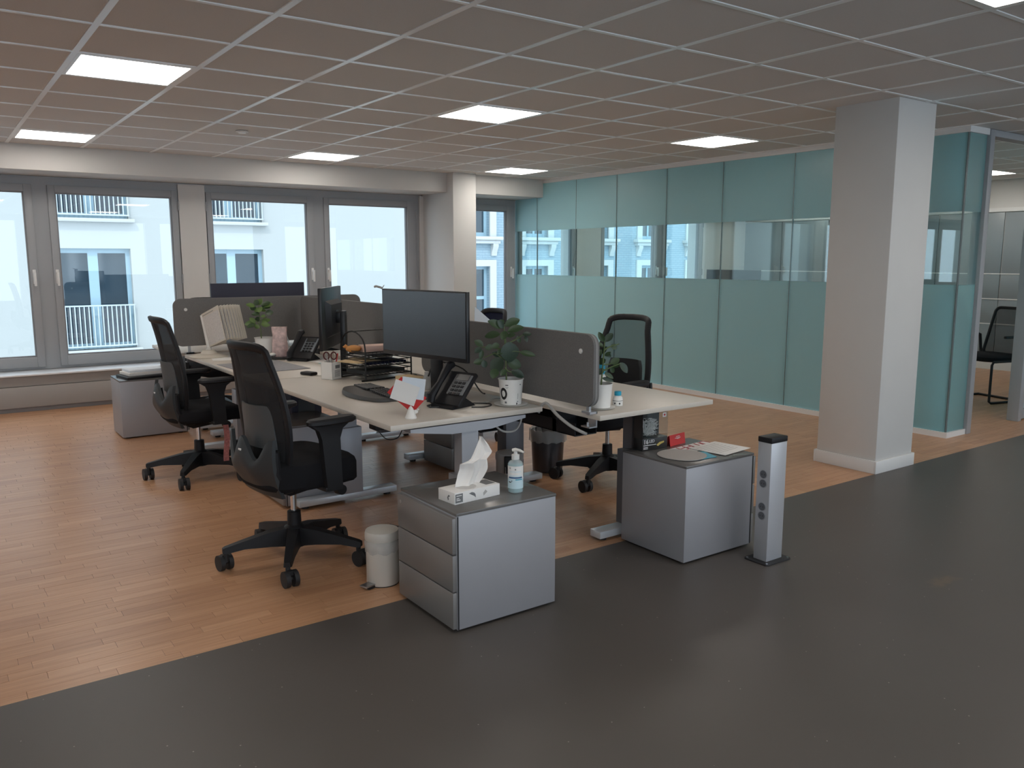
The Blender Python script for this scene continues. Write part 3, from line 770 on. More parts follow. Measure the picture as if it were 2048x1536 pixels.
# grey fabric dividers
def divider(label, p0, p1, z0, z1, pins, clamps):
    p0, p1 = Vector((*p0, 0)), Vector((*p1, 0)); Lh = (p1-p0).length; a = math.atan2(p1.y-p0.y, p1.x-p0.x)
    t = thing('desk_divider', label, 'divider', p0, a, 'grey fabric desk dividers')
    g = G().prism(rrect(0, Lh, z0, z1, .055, 8), 'y', -.017, .017); pn = g.obj('panel', 'fabric_grey', t)
    G().prism(rrect(-.002, Lh+.002, z0-.002, z1+.002, .056, 8), 'y', -.006, .006).obj('seam', mat('seam_grey', (.24, .235, .23), .9), pn)
    for x in pins:
        for s in (-1, 1): G().cyl((x, s*.017, z1-.08), (x, s*.021, z1-.08), .012, n=20).cyl((x, s*.021, z1-.08), (x, s*.024, z1-.08), .006, n=14).obj('button', 'white_plastic', t)
    for x in clamps:
        c_ = G(); c_.bb(x-.01, x+.01, -.006, .006, .735, z0+.005); c_.bb(x-.03, x+.03, -.028, .018, .742, .752); c_.bb(x-.03, x+.03, -.028, -.022, .68, .752); c_.bb(x-.03, x+.03, -.028, .02, .676, .682); c_.cyl((x, .005, .68), (x, .005, .70), .006, n=10)
        c_.obj('clamp', 'steel', t)
    return t
divider('near grey fabric divider with a white button beside the tall potted plant', (2.495, 2.835), (2.495, 4.44), .775, 1.112, (.09, 1.5), (.05, 1.52))
divider('rear grey fabric divider behind the monitors', (2.52, 4.93), (2.52, 6.48), .79, 1.158, (), (.1, 1.45))
divider('left grey fabric divider standing crosswise at the end of the desks', (1.535, 6.555), (3.06, 6.555), .80, 1.158, (.085, 1.44), (.10, 1.42))

# ================================================================== PEDESTALS
def pedestal(label, x0, x1, y0, y1, front, h=.487):
    """front: -1 drawers on the -x face, +1 on the +x face"""
    t = thing('drawer_unit', label, 'drawer unit', ((x0+x1)/2, (y0+y1)/2, 0), 0, 'silver drawer units'); W, D = x1-x0, y1-y0
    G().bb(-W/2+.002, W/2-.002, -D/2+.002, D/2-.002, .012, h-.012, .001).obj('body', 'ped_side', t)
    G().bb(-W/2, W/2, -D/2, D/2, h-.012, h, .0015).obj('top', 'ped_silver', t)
    for s in (-1, 1):
        for q in (-1, 1): G().cyl((s*(W/2-.05), q*(D/2-.05), 0), (s*(W/2-.05), q*(D/2-.05), .014), .02, n=12).obj('foot', 'black_rubber', t)
    zs = [.016, .170, .322, h-.016]
    for a, b in zip(zs, zs[1:]):
        xa, xb = (-W/2-.017, -W/2+.002) if front < 0 else (W/2-.002, W/2+.017)
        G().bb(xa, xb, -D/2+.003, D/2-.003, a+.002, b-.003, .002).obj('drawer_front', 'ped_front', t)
        xq = (-W/2, -W/2+.008) if front < 0 else (W/2-.008, W/2)
    G().bb(*((-W/2+.004, -W/2+.009) if front < 0 else (W/2-.009, W/2-.004)), -D/2-.0006, D/2+.0006, .014, h-.014).obj('shadow_gap', 'black_rubber', t)
    lx = -W/2-.018 if front < 0 else W/2+.018
    G().cyl((lx, D/2-.03, h-.05), (lx+(.006 if front < 0 else -.006), D/2-.03, h-.05), .008, n=14).obj('lock', 'steel', t)
    return t
pedestal('silver drawer unit in the foreground with tissue box and gel bottle on top', 1.60, 2.09, 2.615, 3.07, -1)
pedestal('silver drawer unit on the right with papers and a light-chain box on top', 2.866, 3.36, 2.606, 3.045, 1)
pedestal('silver drawer unit by the windows carrying a stack of books', 1.24, 1.75, 7.21, 7.60, 1, .482)
pedestal('silver drawer unit under the left desks behind the foreground chair', 1.645, 2.02, 4.60, 5.02, -1)
pedestal('dark drawer unit deep under the right desks', 2.885, 3.13, 4.74, 5.13, -1)

# ================================================================== SMALL THINGS
RV = Vector((.81457, -.58007, 0)); FV = Vector((.58007, .81457, 0)); ZV = Vector((0, 0, 1))
def monitor(label, loc, rz, w_, z0, z1, shell=True, th=.022, m='screen_bezel'):
    """origin on the desk under the foot; screen faces +x, screen plane at x=.09"""
    t = thing('monitor', label, 'monitor', loc, rz, 'computer monitors'); X = .09; zb = loc[2]
    a, b = z0-zb, z1-zb
    G().bb(X-th, X, -w_/2, w_/2, a, b, .004).obj('housing', m, t)
    G().bb(X-.0005, X+.0012, -w_/2+.008, w_/2-.008, a+.022, b-.008).obj('screen', 'screen', t)
    bk = G(); zc = (a+b)/2 - (0 if shell else .09)
    bk.loft([[(X-th+.001, -w_*.34, zc-.12), (X-th+.001, w_*.34, zc-.12), (X-th+.001, w_*.34, zc+.11), (X-th+.001, -w_*.34, zc+.11)], [(X-th-.03, -w_*.28, zc-.10), (X-th-.03, w_*.28, zc-.10), (X-th-.03, w_*.28, zc+.085), (X-th-.03, -w_*.28, zc+.085)]])
    bo = bk.obj('rear_shell', m, t)
    G().bb(X-th-.034, X-th-.029, -.03, .03, zc+.03, zc+.045).obj('rear_badge', 'plate_grey', bo)
    G().bb(-.018, .012, -.035, .035, .012, zc+.04, .004).obj('stand_column', 'screen_bezel', t)
    G().bb(.0, X-th-.025, -.03, .03, zc-.035, zc+.035, .004).obj('stand_arm', 'screen_bezel', t)
    G().bb(-.10, .11, -.12, .12, 0, .012, .005).obj('stand_foot', 'screen_bezel', t)
    return t
ZD = .7403
monitor('large black monitor with its dark screen turned to the left, near desk', (2.16, 3.715, ZD), R(190.3), .67, .952, 1.30)
monitor('black monitor seen from behind, nearly edge-on, on the far left desk', (2.155, 4.865, ZD), R(144), .545, .905, 1.283)
monitor('wide blue-black monitor whose back rises over the left divider', (2.34, 6.92, ZD), R(90), .80, .86, 1.258, shell=False, m='blue_black')
tag(G().tube([(2.01, 4.02, 1.302), (2.005, 4.03, 1.306), (1.99, 4.05, 1.312), (1.985, 4.06, 1.309)], .006).tube([(2.012, 4.02, 1.304), (2.02, 4.015, 1.318)], .0025).obj('cable_clip', 'cable_grey'), 'tiny grey clip sticking up from the corner of the large monitor', 'clip')

# ---- keyboard
kb = thing('keyboard', 'black ergonomic keyboard with curved wrist rest', 'keyboard', (1.908, 3.965, ZD), R(-4))
def kout(i, n, s=1.): 
    t = 2*PI*i/n; x, y = outline(t, .12*s, .255*s, 4.2); return x - .028*math.cos(y/.26*PI/1)*(1 if x < 0 else .4)*.8, y
rg = []
for s_, z in ((1., .003), (1., .007), (.965, .014)):
    r_ = []
    for i in range(56):
        x, y = kout(i, 56, s_); hump = .008*math.exp(-(y/.12)**2) * (1 if z > .01 else 0); r_.append((x, y, z+hump+.006*(x < 0)*(z > .01)))
    rg.append(r_)
G().loft(rg).obj('body', mat('kb_grey', (.06, .057, .055), .5), kb)
ks = G()
for r_ in range(5):
    x = -.005 + r_*.0205
    for c_ in range(-11, 12):
        if abs(c_) < 1: continue
        y = c_*.021 + (.004 if c_ > 0 else -.004); ks.box((x - .012*math.cos(y/.26*PI)*.4, y, .0225+.008*math.exp(-(y/.12)**2)), (.017, .018, .010), .0015, seg=1)
o = ks.obj('keys', 'screen_bezel', kb); o['kind'] = 'stuff'
for i in range(8): G().bb(.086, .094, -.1+i*.025, -.085+i*.025, .016, .024).obj('media_key', 'phone_grey', kb)

# ---- telephones
def phone(label, loc, rz, face):
    t = thing('desk_phone', label, 'telephone', loc, rz, 'desk telephones'); tilt = R(-44)
    Rm = Matrix.Rotation(tilt, 3, 'Y')     # faces +x, leans back
    def q(x, y, z): v = Rm @ Vector((x, y, z)); return (v.x-.02, v.y, v.z+.085)
    g = G(); g.box(q(0, 0, 0), (.024, .19, .20), .006, rot=Rm); g.obj('body', 'black_plastic', t)
    g = G(); g.box(q(.013, .035, .02), (.004, .105, .12), .001, rot=Rm); fp = g.obj('face_plate', face, t)
    g = G(); g.box(q(.016, .035, .062), (.004, .08, .035), rot=Rm); g.obj('display', 'screen', fp)
    k = G()
    for i in range(4):
        for j in range(3): k.box(q(.018, .009+j*.026, .028-i*.022), (.006, .019, .014), .002, rot=Rm, seg=1)
    o = k.obj('keypad', 'black_plastic', fp); o['kind'] = 'stuff'
    h = G(); P_ = [q(.03, -.066, .125), q(.046, -.066, .10), q(.042, -.066, .0), q(.046, -.066, -.085), q(.028, -.066, -.11)]
    h.tube(P_, [.020, .023, .015, .023, .020], n=10); h.obj('handset', 'black_plastic', t)
    G().prism([(-.10, 0), (.07, 0), (.07, .012), (-.02, .05), (-.085, .012)], 'y', -.07, .07).obj('stand', 'black_plastic', t)
    G().tube([(.04, -.07, .012), (.08, -.085, .006), (.10, -.05, .006), (.07, -.02, .006), (.02, -.01, .01)], .004, n=6).obj('coiled_cord', 'cord_black', t)
    return t
phone('black desk phone beside the large monitor on the near desk', (2.07, 3.42, ZD), R(197), 'ink_grey')
phone('black desk phone with grey keypad plate on the far left desk', (2.19, 5.64, ZD), R(213), 'phone_grey')
G_ = G().tube(smooth([(2.13, 3.33, ZD+.004), (2.18, 3.30, ZD+.004), (2.24, 3.32, ZD+.004), (2.25, 3.37, ZD+.004), (2.20, 3.42, ZD+.004), (2.14, 3.42, ZD+.004)]), .003)
tag(G_.obj('phone_cable', 'cord_black'), 'black looped cable lying behind the near desk phone', 'cable')
tag(G().tube(smooth([(2.16, 3.44, ZD+.004), (2.26, 3.40, ZD+.005), (2.34, 3.44, ZD+.01), (2.40, 3.43, ZD+.004)]), .0028).obj('grey_cable', 'cable_grey'), 'thin grey cable running to the potted plant on the near desk', 'cable')

# ---- memo holder with notes
mh = thing('memo_holder', 'small white figurine clip holder on the near desk edge', 'memo holder', (1.762, 3.265, ZD), R(15))
G().lathe([(.026, 0), (.027, .004), (.022, .016), (.016, .032), (.011, .046), (.004, .056)], n=18).sphere((.018, -.012, .030), .012, (1.2, .9, .8)).sphere((.026, -.02, .04), .005).obj('figurine', 'white_plastic', mh)
G().tube([(0, 0, .055), (.0, 0, .075), (.004, .0, .083), (.012, .0, .085), (.015, 0, .078), (.01, 0, .072)], .0012, n=6).obj('clip_wire', 'wire_white', mh)
def card(name, label, m, c, w_, h_, roll, yaw, tiltb, cat='note'):
    o = G().bb(-.0004, .0004, -w_/2, w_/2, -h_/2, h_/2).obj(name, m); o.location = c
    o.rotation_euler = (Matrix.Rotation(R(yaw), 3, 'Z') @ Matrix.Rotation(R(tiltb), 3, 'Y') @ Matrix.Rotation(R(roll), 3, 'X')).to_euler()
    return tag(o, label, cat)
pc = Vector((1.762, 3.265, .74))
card('note_sheet', 'blank white note sheet in front, held by the figurine clip', 'paper', pc + RV*-.025 + ZV*.118 + FV*.0, .115, .095, -20, 232, 8)
card('note_sheet', 'second white note sheet fanned out behind the first', 'paper_cool', pc + RV*.012 + ZV*.137 + FV*.006, .105, .10, -8, 234, 8)
card('red_card', 'red and white card tucked behind the note sheets', 'red', pc + RV*-.018 + ZV*.105 + FV*.012, .10, .15, 48, 234, 8)

# ---- letter tray rack
tr = thing('letter_tray', 'black wire letter tray rack behind the keyboard', 'letter tray', (2.24, 4.58, ZD), R(9))
for z in (.03, .085, .14):
    g = G(); hx_, hy_ = .165, .125
    g.tube([(-hx_, -hy_, z), (hx_, -hy_, z), (hx_, hy_, z), (-hx_, hy_, z)], .004, n=6, closed=True)
    g.tube([(-hx_, -hy_, z+.03), (hx_, -hy_, z+.03), (hx_, hy_, z+.03), (-hx_, hy_, z+.03)], .003, n=6, closed=True)
    for i in range(-5, 6): g.tube([(i*.028, -hy_, z+.03), (i*.028, -hy_, z), (i*.028, hy_, z), (i*.028, hy_, z+.03)], .0016, n=5)
    g.obj('tray', 'cord_black', tr)
for x in (-.168, .168):
    G().tube([(x, -.128, .004), (x, -.128, .19)] + [(x, -.128*math.cos(PI*i/10), .19+.10*math.sin(PI*i/10)) for i in range(1, 10)] + [(x, .128, .19), (x, .128, .004)], .005, n=8).obj('arch', 'cord_black', tr)
G().tube([(-.168, 0, .29), (.168, 0, .29)], .004, n=6).obj('handle_rod', 'cord_black', tr)
G().tube([(-.2, -.135, .006), (.2, -.135, .006)], .006, n=6).obj('foot_bar', 'cord_black', tr)
G().tube([(-.2, .135, .006), (.2, .135, .006)], .006, n=6).obj('foot_bar', 'cord_black', tr)
def slab(name, label, cat, m, c, d, rz, bev=.002, group=None):
    o = G().box((0, 0, d[2]/2), d, bev).obj(name, m); o.location = c; o.rotation_euler = (0, 0, R(rz)); return tag(o, label, cat, group)
slab('document_folder', 'dark grey folder in the lowest letter tray', 'folder', 'shell_grey', (2.23, 4.57, ZD+.0365), (.29, .20, .02), 11)
slab('document_folder', 'dark blue folder in the middle letter tray', 'folder', 'navy_fabric', (2.26, 4.58, ZD+.0915), (.26, .20, .012), 6)
slab('envelope', 'manila envelope sticking out of the middle letter tray', 'envelope', 'card_manila', (2.12, 4.57, ZD+.1042), (.20, .17, .006), 20)
slab('envelope', 'lower manila envelope under the other one in the tray', 'envelope', 'card_manila', (2.11, 4.58, ZD+.1105), (.18, .15, .004), 35)
slab('document_folder', 'green-grey folder in the top letter tray', 'folder', 'shell_grey', (2.25, 4.58, ZD+.1465), (.28, .20, .01), 9)
slab('cardboard_box', 'pale pink cardboard box on top of the letter trays', 'box', 'box_pink', (2.23, 4.58, ZD+.1572), (.17, .12, .04), -8)
G_ = G(); G_.sphere((0, 0, 0), .05, (1, .7, .45), 14).tube([(-.03, 0, 0), (-.05, .01, .02), (-.055, .015, .01)], .01)
o = G_.obj('paper_pouch', 'orange_bag'); o.location = (2.10, 4.60, ZD+.18); tag(o, 'small orange pouch beside the pink box on the letter trays', 'pouch')
# pen cup
pcx = thing('pen_cup', 'white square pen cup with printed sides next to the letter trays', 'pen cup', (1.975, 4.655, ZD), R(28))
g = G(); hw = .042
for a, b, c_, d_ in ((-hw, hw, -hw, -hw+.003), (-hw, hw, hw-.003, hw), (-hw, -hw+.003, -hw, hw), (hw-.003, hw, -hw, hw)): g.bb(a, b, c_, d_, 0, .105)
g.bb(-hw, hw, -hw, hw, 0, .004); cup = g.obj('cup', 'pot_white', pcx)
for i, z in enumerate((.052, .045, .038, .031, .024, .017)): G().bb(-.02, .03, -hw-.0006, -hw, z, z+.0028).obj('print_line', 'ink_grey', cup)
G().bb(-.012, .03, -hw-.0006, -hw, .066, .086).obj('print_block', 'ink_grey', cup)
for i, (dx, dy, h_, m_) in enumerate(((.01, .0, .17, 'straw'), (-.012, .014, .165, 'cable_grey'), (.02, -.015, .155, 'red'), (-.02, -.01, .16, 'steel'))):
    G_ = G().cyl((dx*.6, dy*.6, .006), (dx*1.7, dy*1.7, h_), .004, n=8); o = G_.obj('pen', m_); o.location = (1.975, 4.655, ZD)
    tag(o, ('straw coloured pen standing in the pen cup', 'grey pen standing in the pen cup', 'red pen standing in the pen cup', 'steel pen standing in the pen cup')[i], 'pen', 'pens in the pen cup')
sx = thing('scissors', 'dark red scissors standing handles up in the pen cup', 'scissors', (1.968, 4.648, ZD+.006), R(-35))
for s in (-1, 1):
    G().tube([(s*.022+.017*math.cos(2*PI*i/14), 0, .135+.022*math.sin(2*PI*i/14)) for i in range(14)], .004, n=6, closed=True).obj('handle_ring', mat('maroon', (.09, .012, .016), .4), sx)
    G().tube([(s*.008, 0, .115), (-s*.004, 0, .01)], .004, n=6).obj('blade', 'steel', sx)
slab('cardboard_box', 'tan cardboard box behind the large monitor', 'box', 'card_manila', (2.30, 4.26, ZD), (.10, .16, .035), 10)
b3 = G().lathe([(.022, 0), (.024, .01), (.024, .055), (.012, .085), (.012, .10)], n=16).obj('lotion_tube', 'cable_grey'); b3.location = (2.24, 3.96, ZD); tag(b3, 'small grey bottle by the foot of the large monitor', 'bottle')
tag(G().tube(smooth([(2.16, 3.80, ZD+.10), (2.26, 3.88, ZD+.16), (2.38, 3.80, ZD+.12), (2.42, 3.70, ZD+.012), (2.40, 3.62, ZD+.006)]), .004).obj('monitor_cable', 'cord_black'), 'black cable curving behind the foot of the large monitor', 'cable')

# ---- far left desk
ds = thing('document_stand', 'beige flip-frame document stand with fanned panels', 'document stand', (1.70, 6.26, ZD), 0)
G().lathe([(.135, 0), (.138, .006), (.12, .016), (.06, .026), (.045, .05)], n=36).obj('base', 'cream_plastic', ds)
o0 = Vector((1.70, 6.26, ZD)); hb = Vector((1.716, 6.312, .802))-o0; ht = Vector((1.689, 6.378, 1.053))-o0
G().tube([(.0, .02, .03), hb*1.0 + Vector((0, 0, .0)), (hb+ht)/2, ht*.96], [.03, .016, .012, .01], n=10).obj('post', 'white_plastic', ds)
ax = (ht-hb).normalized()
for k in range(9):
    hk = R(-46+5.2*k); dk = RV*math.cos(hk) + FV*math.sin(hk) + ZV*.16; dk = (dk-ax*dk.dot(ax)).normalized(); nk = ax.cross(dk).normalized()
    q0 = hb + ax*.0 + nk*0; hh = .255; ww = .305; g = G()
    P_ = [q0, q0+dk*ww, q0+dk*ww+ax*hh, q0+ax*hh]
    g.loft([[p - nk*.0014 for p in P_], [p + nk*.0014 for p in P_]]); pn = g.obj('panel', 'cream_plastic', ds)
    P2 = [q0+dk*.015+ax*.012, q0+dk*(ww-.012)+ax*.012, q0+dk*(ww-.012)+ax*(hh-.03), q0+dk*.015+ax*(hh-.03)]
    s = 1 if nk.dot(CAM-o0) > 0 else -1
    g = G(); g.loft([[p + nk*s*.0012 for p in P2], [p + nk*s*.0022 for p in P2]]); g.obj('sheet', 'paper_print', pn)
    g = G(); a_, b_ = q0+dk*.02+ax*(hh-.02), q0+dk*(ww*.7)+ax*(hh-.02)
    g.loft([[p + nk*s*.0012 for p in (a_, b_, b_+ax*.004, a_+ax*.004)], [p + nk*s*.002 for p in (a_, b_, b_+ax*.004, a_+ax*.004)]]); g.obj('index_strip', 'ink_grey', pn)
slab('desk_pad', 'grey printed desk pad on the far left desk', 'desk pad', mat('pad_print', (.27, .27, .285), .7, noise=.5, nscale=30, stretch=(1, 6, 1)), (1.83, 5.46, ZD), (.42, .58, .003), 3, .0008)
slab('paper_sheet', 'white paper under the document stand', 'paper', 'paper', (1.78, 6.10, ZD), (.21, .297, .0012), -12, .0003)
pl = G().lathe([(.10, 0), (.115, .006), (.118, .010), (.10, .008), (.02, .006)], n=32).obj('plate', 'shell_grey'); pl.location = (2.11, 5.87, ZD); tag(pl, 'dark round plate carrying the patterned bag', 'plate')
bg_ = thing('paper_bag', 'pink and white patterned paper bag on the dark plate', 'bag', (2.10, 5.87, ZD+.0105), R(-30))
rg = []
for z, a_, b_ in ((0, .05, .035), (.02, .058, .042), (.09, .056, .038), (.15, .05, .026), (.19, .052, .014), (.215, .056, .006)):
    rg.append([(a_*math.cos(2*PI*i/20)*(1+.05*math.sin(3*i+z*50)), b_*math.sin(2*PI*i/20)*(1+.08*math.cos(2*i+z*40)), z + (.006*math.sin(i*2.2) if z > .2 else 0)) for i in range(20)])
G().loft(rg).obj('bag_body', 'blush', bg_)
G().sphere((-.05, -.035, .02), .02, (1.3, 1, .7)).obj('folded_corner', 'white_plastic', bg_)
cn = G().sphere((0, 0, 0), .024, (1.2, .9, .75)).obj('wrapped_sweet', 'pink'); cn.location = (2.165, 5.79, ZD+.0265); tag(cn, 'bright pink wrapped sweet on the dark plate edge', 'sweet')
bo = thing('drink_bottle', 'clear bottle with a red cap behind the patterned bag', 'bottle', (2.16, 5.93, ZD))
G().lathe([(.03, 0), (.033, .01), (.033, .12), (.014, .17), (.013, .19)], n=18).obj('bottle_body', 'bottle_clear', bo)
G().lathe([(.017, .19), (.017, .215), (.012, .218)], n=18).obj('cap', 'red', bo)
slab('paper_sheet', 'pale sheet lying by the far desk phone', 'paper', 'paper', (2.30, 5.55, ZD), (.21, .297, .0012), 12, .0003)
slab('sticky_note', 'small pale turquoise note at the edge of the pale sheet', 'note', mat('mint', (.45, .68, .68), .8), (2.23, 5.36, ZD+.002), (.05, .075, .004), 20, .0003)
slab('computer_mouse', 'small dark mouse beside the pen cup', 'mouse', 'black_plastic', (1.93, 4.90, ZD), (.06, .10, .02), 20, .008)
pcs = thing('computer_case', 'dark computer case hanging under the left desks', 'computer', (1.975, 5.28, 0), 0)
G().box((0, 0, .46), (.21, .42, .44), .012).obj('case', 'blue_black', pcs)
G().prism(rrect(-.058, .052, .44, .56, .012, 4), 'y', -.214, -.209).obj('front_badge', 'plate_grey', pcs)
G().bb(-.08, -.05, -.1, .1, .68, .7145).bb(.05, .08, -.1, .1, .68, .7145).obj('bracket', 'leg_dark_shaded', pcs)

# ---- plants
lf_me = {}
def leaf_mesh(m):
    if m in lf_me: return lf_me[m]
    g = G(); n = 7
    def fn(u, v):
        wv = (math.sin(PI*min(1, v*.97+.015))**.62)*.5*(1-.15*v); y = (2*u-1)*wv
        return (v, y, .16*abs(2*u-1)**1.5*wv - .22*(v-.45)**2 + .04), (0, 0, -1)
    g.sheet(fn, 4, n, .008)
    o = g.obj('leaf', m, None, 60); me_ = o.data; bpy.data.objects.remove(o); lf_me[m] = me_; return me_
def plant(name, label, base, zp, pxm, base_px, leaves, stems, pot, mats=('leaf', 'leaf_dark', 'leaf'), depth_j=.05):
    """leaves in picture-plane offsets about the pot axis: base -> tip (px), width px; given real depth spread"""
    t = thing(name, label, 'potted plant', base, 0, 'potted plants')
    bx_, by_ = base_px
    def W(px, py, dz=0.): return RV*((px-bx_)/pxm) + ZV*((by_-py)/pxm/.99) + FV*dz
    pot(t)
    rnd = random.Random(len(leaves)*7+3)
    for i, (x0, y0, x1, y1, wd) in enumerate(leaves):
        dz = rnd.uniform(-depth_j, depth_j)*.8; a = W(x0, y0, dz*.6); b = W(x1, y1, dz); d = b-a
        d += FV*rnd.uniform(-.5, .35)*d.length; L_ = d.length; dn = d.normalized()
        nrm = (-FV + ZV*rnd.uniform(.15, .8) + RV*rnd.uniform(-.3, .3)); nrm = (nrm-dn*nrm.dot(dn)).normalized(); sy = nrm.cross(dn)
        M = Matrix((dn, sy, nrm)).transposed().to_4x4(); M = Matrix.Translation(a) @ M @ Matrix.Diagonal((L_*1.05, wd/pxm*1.1, L_*.9, 1))
        o = bpy.data.objects.new('leaf', leaf_mesh(mats[i % len(mats)])); COL.objects.link(o); o.parent = t; o.matrix_local = M
    for pts in stems:
        q = [W(x, y, 0) for x, y in pts]
        G().tube(q, [.0045]+[.0032]*(len(q)-2)+[.0022] if len(q) > 2 else .003, n=7).obj('stem', 'stem', t)
    return t
def cup_pot(r0, r1, h_, prints):
    def f(t):
        n = 32; g = G(); g.lathe([(r0*.9, 0), (r0, .002), (r1, h_-.004), (r1+.003, h_-.003), (r1+.003, h_), (r1-.001, h_), (r1-.004, h_-.022), (.004, h_-.022)], n=n, cap=True)
        p = g.obj('pot', 'pot_white', t)
        G().lathe([(r1-.0045, h_-.0215), (r1-.008, h_-.017), (.002, h_-.014)], n=20).obj('soil', 'soil', t)
        if prints:
            def on(a, z, off=.0006): rr = r0+(r1-r0)*z/h_+off; v = (-FV)*math.cos(a)*rr + RV*math.sin(a)*rr; return Vector((v.x, v.y, z))
            g = G(); A = []; B = []
            for i in range(28):
                th = 2*PI*i/28; A.append(on(-.70+.36*math.sin(th), .058+.030*math.cos(th))); B.append(on(-.70+.19*math.sin(th), .058+.016*math.cos(th)))
            va = g.ring(A); vb = g.ring(B)
            for i in range(28): j = (i+1) % 28; g.b.faces.new((va[i], va[j], vb[j], vb[i]))
            g.obj('printed_ring', 'ink_black', p)
            def mark(a0, a1, z0, z1, m_): 
                g = G(); n_ = 4; lo = [on(a0+(a1-a0)*i/n_, z0) for i in range(n_+1)]; hi = [on(a0+(a1-a0)*i/n_, z1) for i in range(n_+1)]
                l = g.ring(lo); h2 = g.ring(hi)
                for i in range(n_): g.b.faces.new((l[i], l[i+1], h2[i+1], h2[i]))
                g.obj('printed_mark', m_, p)
            mark(-.48, -.22, .099, .103, 'ink_black'); mark(-.5, -.2, .090, .0915, 'ink_grey'); mark(-.42, -.26, .085, .0865, 'ink_grey')
            mark(.52, .64, .004, .014, 'ink_black'); mark(.58, .72, .018, .022, 'ink_grey'); mark(.80, .92, .100, .106, 'ink_grey'); mark(.62, .68, .03, .06, 'cable_grey'); mark(-.6, -.4, .010, .020, 'ink_grey')
    return f
LA = [(1005,655,978,642,17),(1007,656,996,641,12),(1010,652,1038,641,18),(1015,663,1046,655,17),(1045,668,1062,668,10),(1000,668,971,673,17),(1012,662,1005,677,16),(1017,684,1021,722,37),(1040,703,1069,709,12),
      (966,692,950,682,14),(963,695,951,703,12),(965,700,961,717,10),(968,722,948,725,14),(967,720,971,734,13),(986,690,972,697,12),(999,688,984,693,12),(1004,716,986,742,30),(992,736,986,753,18),(1014,722,1041,734,22),
      (1023,742,1047,754,17),(1005,700,995,708,11),(1035,672,1040,685,9),(1050,672,1054,683,8),(1008,648,1000,640,10),(1015,672,1030,668,10),(1000,712,985,705,12),(1012,738,1002,748,12)]
SA = [[(1013,760),(1012,735),(1011,705),(1009,672),(1008,652)],[(1011,720),(990,706),(968,715)],[(1010,700),(985,694),(964,694)],[(1010,690),(1030,680),(1047,669)],[(1010,705),(1030,702),(1042,704)],[(1009,668),(1012,685)],[(1010,735),(1016,742),(1024,744)]]
tag(G().lathe([(.05, 0), (.082, .006), (.085, .009), (.05, .005), (.002, .004)], n=36).obj('saucer', 'pot_white'), 'white saucer under the tall plant on the near desk', 'saucer').location = (2.334, 3.286, ZD)
plant('potted_plant', 'round-leaved plant in a white printed cup on the near desk', (2.334, 3.286, ZD+.0055), 0, 1650/4.05, (1022, 808), LA, SA, cup_pot(.051, .0615, .128, True))
LB = [(1208,684,1197,666,12),(1210,684,1225,669,14),(1222,690,1233,698,12),(1206,692,1194,687,10),(1214,694,1205,708,10),(1222,728,1239,719,14),(1225,735,1241,730,9),(1240,726,1255,745,15),(1222,736,1229,746,10),
      (1210,746,1227,757,9),(1205,756,1227,763,9),(1212,720,1199,728,14),(1208,738,1196,748,12),(1212,706,1222,715,8),(1203,700,1194,712,12),(1210,712,1220,704,8)]
SB = [[(1203,772),(1205,745),(1207,715),(1209,683)],[(1206,742),(1225,733),(1241,727)],[(1208,700),(1218,694),(1238,688)],[(1206,730),(1222,728)]]
tag(G().lathe([(.04, 0), (.068, .006), (.071, .009), (.05, .005), (.002, .004)], n=36).obj('saucer', 'pot_white'), 'white saucer under the plant at the right desk corner', 'saucer').location = (2.632, 2.955, ZD)
plant('potted_plant', 'leafy plant in a white cup half hidden by the near divider', (2.632, 2.955, ZD+.0055), 0, 1650/3.97, (1203, 815), LB, SB, cup_pot(.046, .055, .118, False), depth_j=.03)
LC = []
rc = random.Random(5)
for cx, cy, n_, rad in ((524, 612, 11, 26), (522, 645, 8, 24), (530, 625, 5, 20)):
    for i in range(n_):
        a = 2*PI*i/n_ + rc.uniform(-.3, .3); LC.append((cx+6*math.cos(a), cy-3*math.sin(a), cx+rad*math.cos(a)*rc.uniform(.75, 1.1), cy-rad*.45*math.sin(a)-rc.uniform(0, 4), rc.uniform(9, 13)))
SC_ = [[(527,678),(526,655),(525,630),(524,608)],[(526,650),(518,640),(512,640)],[(526,640),(540,632)]]
plant('potted_plant', 'small green plant in a plain white pot by the left divider', (2.04, 6.0, ZD), 0, 1650/6.08, (535, 712), LC, SC_, cup_pot(.062, .078, .145, False), mats=('leaf_light', 'leaf', 'leaf_light'))

# ---- right desk corner
jr = thing('cream_jar', 'small white jar with a turquoise cap beside the right plant', 'jar', (2.752, 2.965, ZD))
G().lathe([(.022, 0), (.025, .003), (.025, .032), (.023, .042), (.014, .052)], n=22).obj('jar_body', 'white_plastic', jr)
G().lathe([(.0165, .052), (.0175, .054), (.0175, .070), (.0155, .072)], n=22).obj('cap', 'teal_plastic', jr)
G().lathe([(.0253, .026), (.0253, .028)], n=22, cap=False).obj('print_line', 'ink_black', jr)
for a_ in (-.7, .25): v = (-FV*math.cos(a_)+RV*math.sin(a_))*.0252; G().sphere((v.x, v.y, .014), .004, (1, 1, 1.2), 8).obj('print_mark', 'ink_black', jr)
tb = thing('spray_bottle', 'turquoise bottle standing behind the right plant', 'bottle', (2.72, 3.06, ZD))
G().lathe([(.028, 0), (.03, .005), (.03, .13), (.02, .15)], n=20).obj('bottle_body', 'white_plastic', tb)
G().lathe([(.021, .15), (.024, .152), (.023, .20), (.018, .203)], n=20).obj('cap', 'teal_plastic', tb)
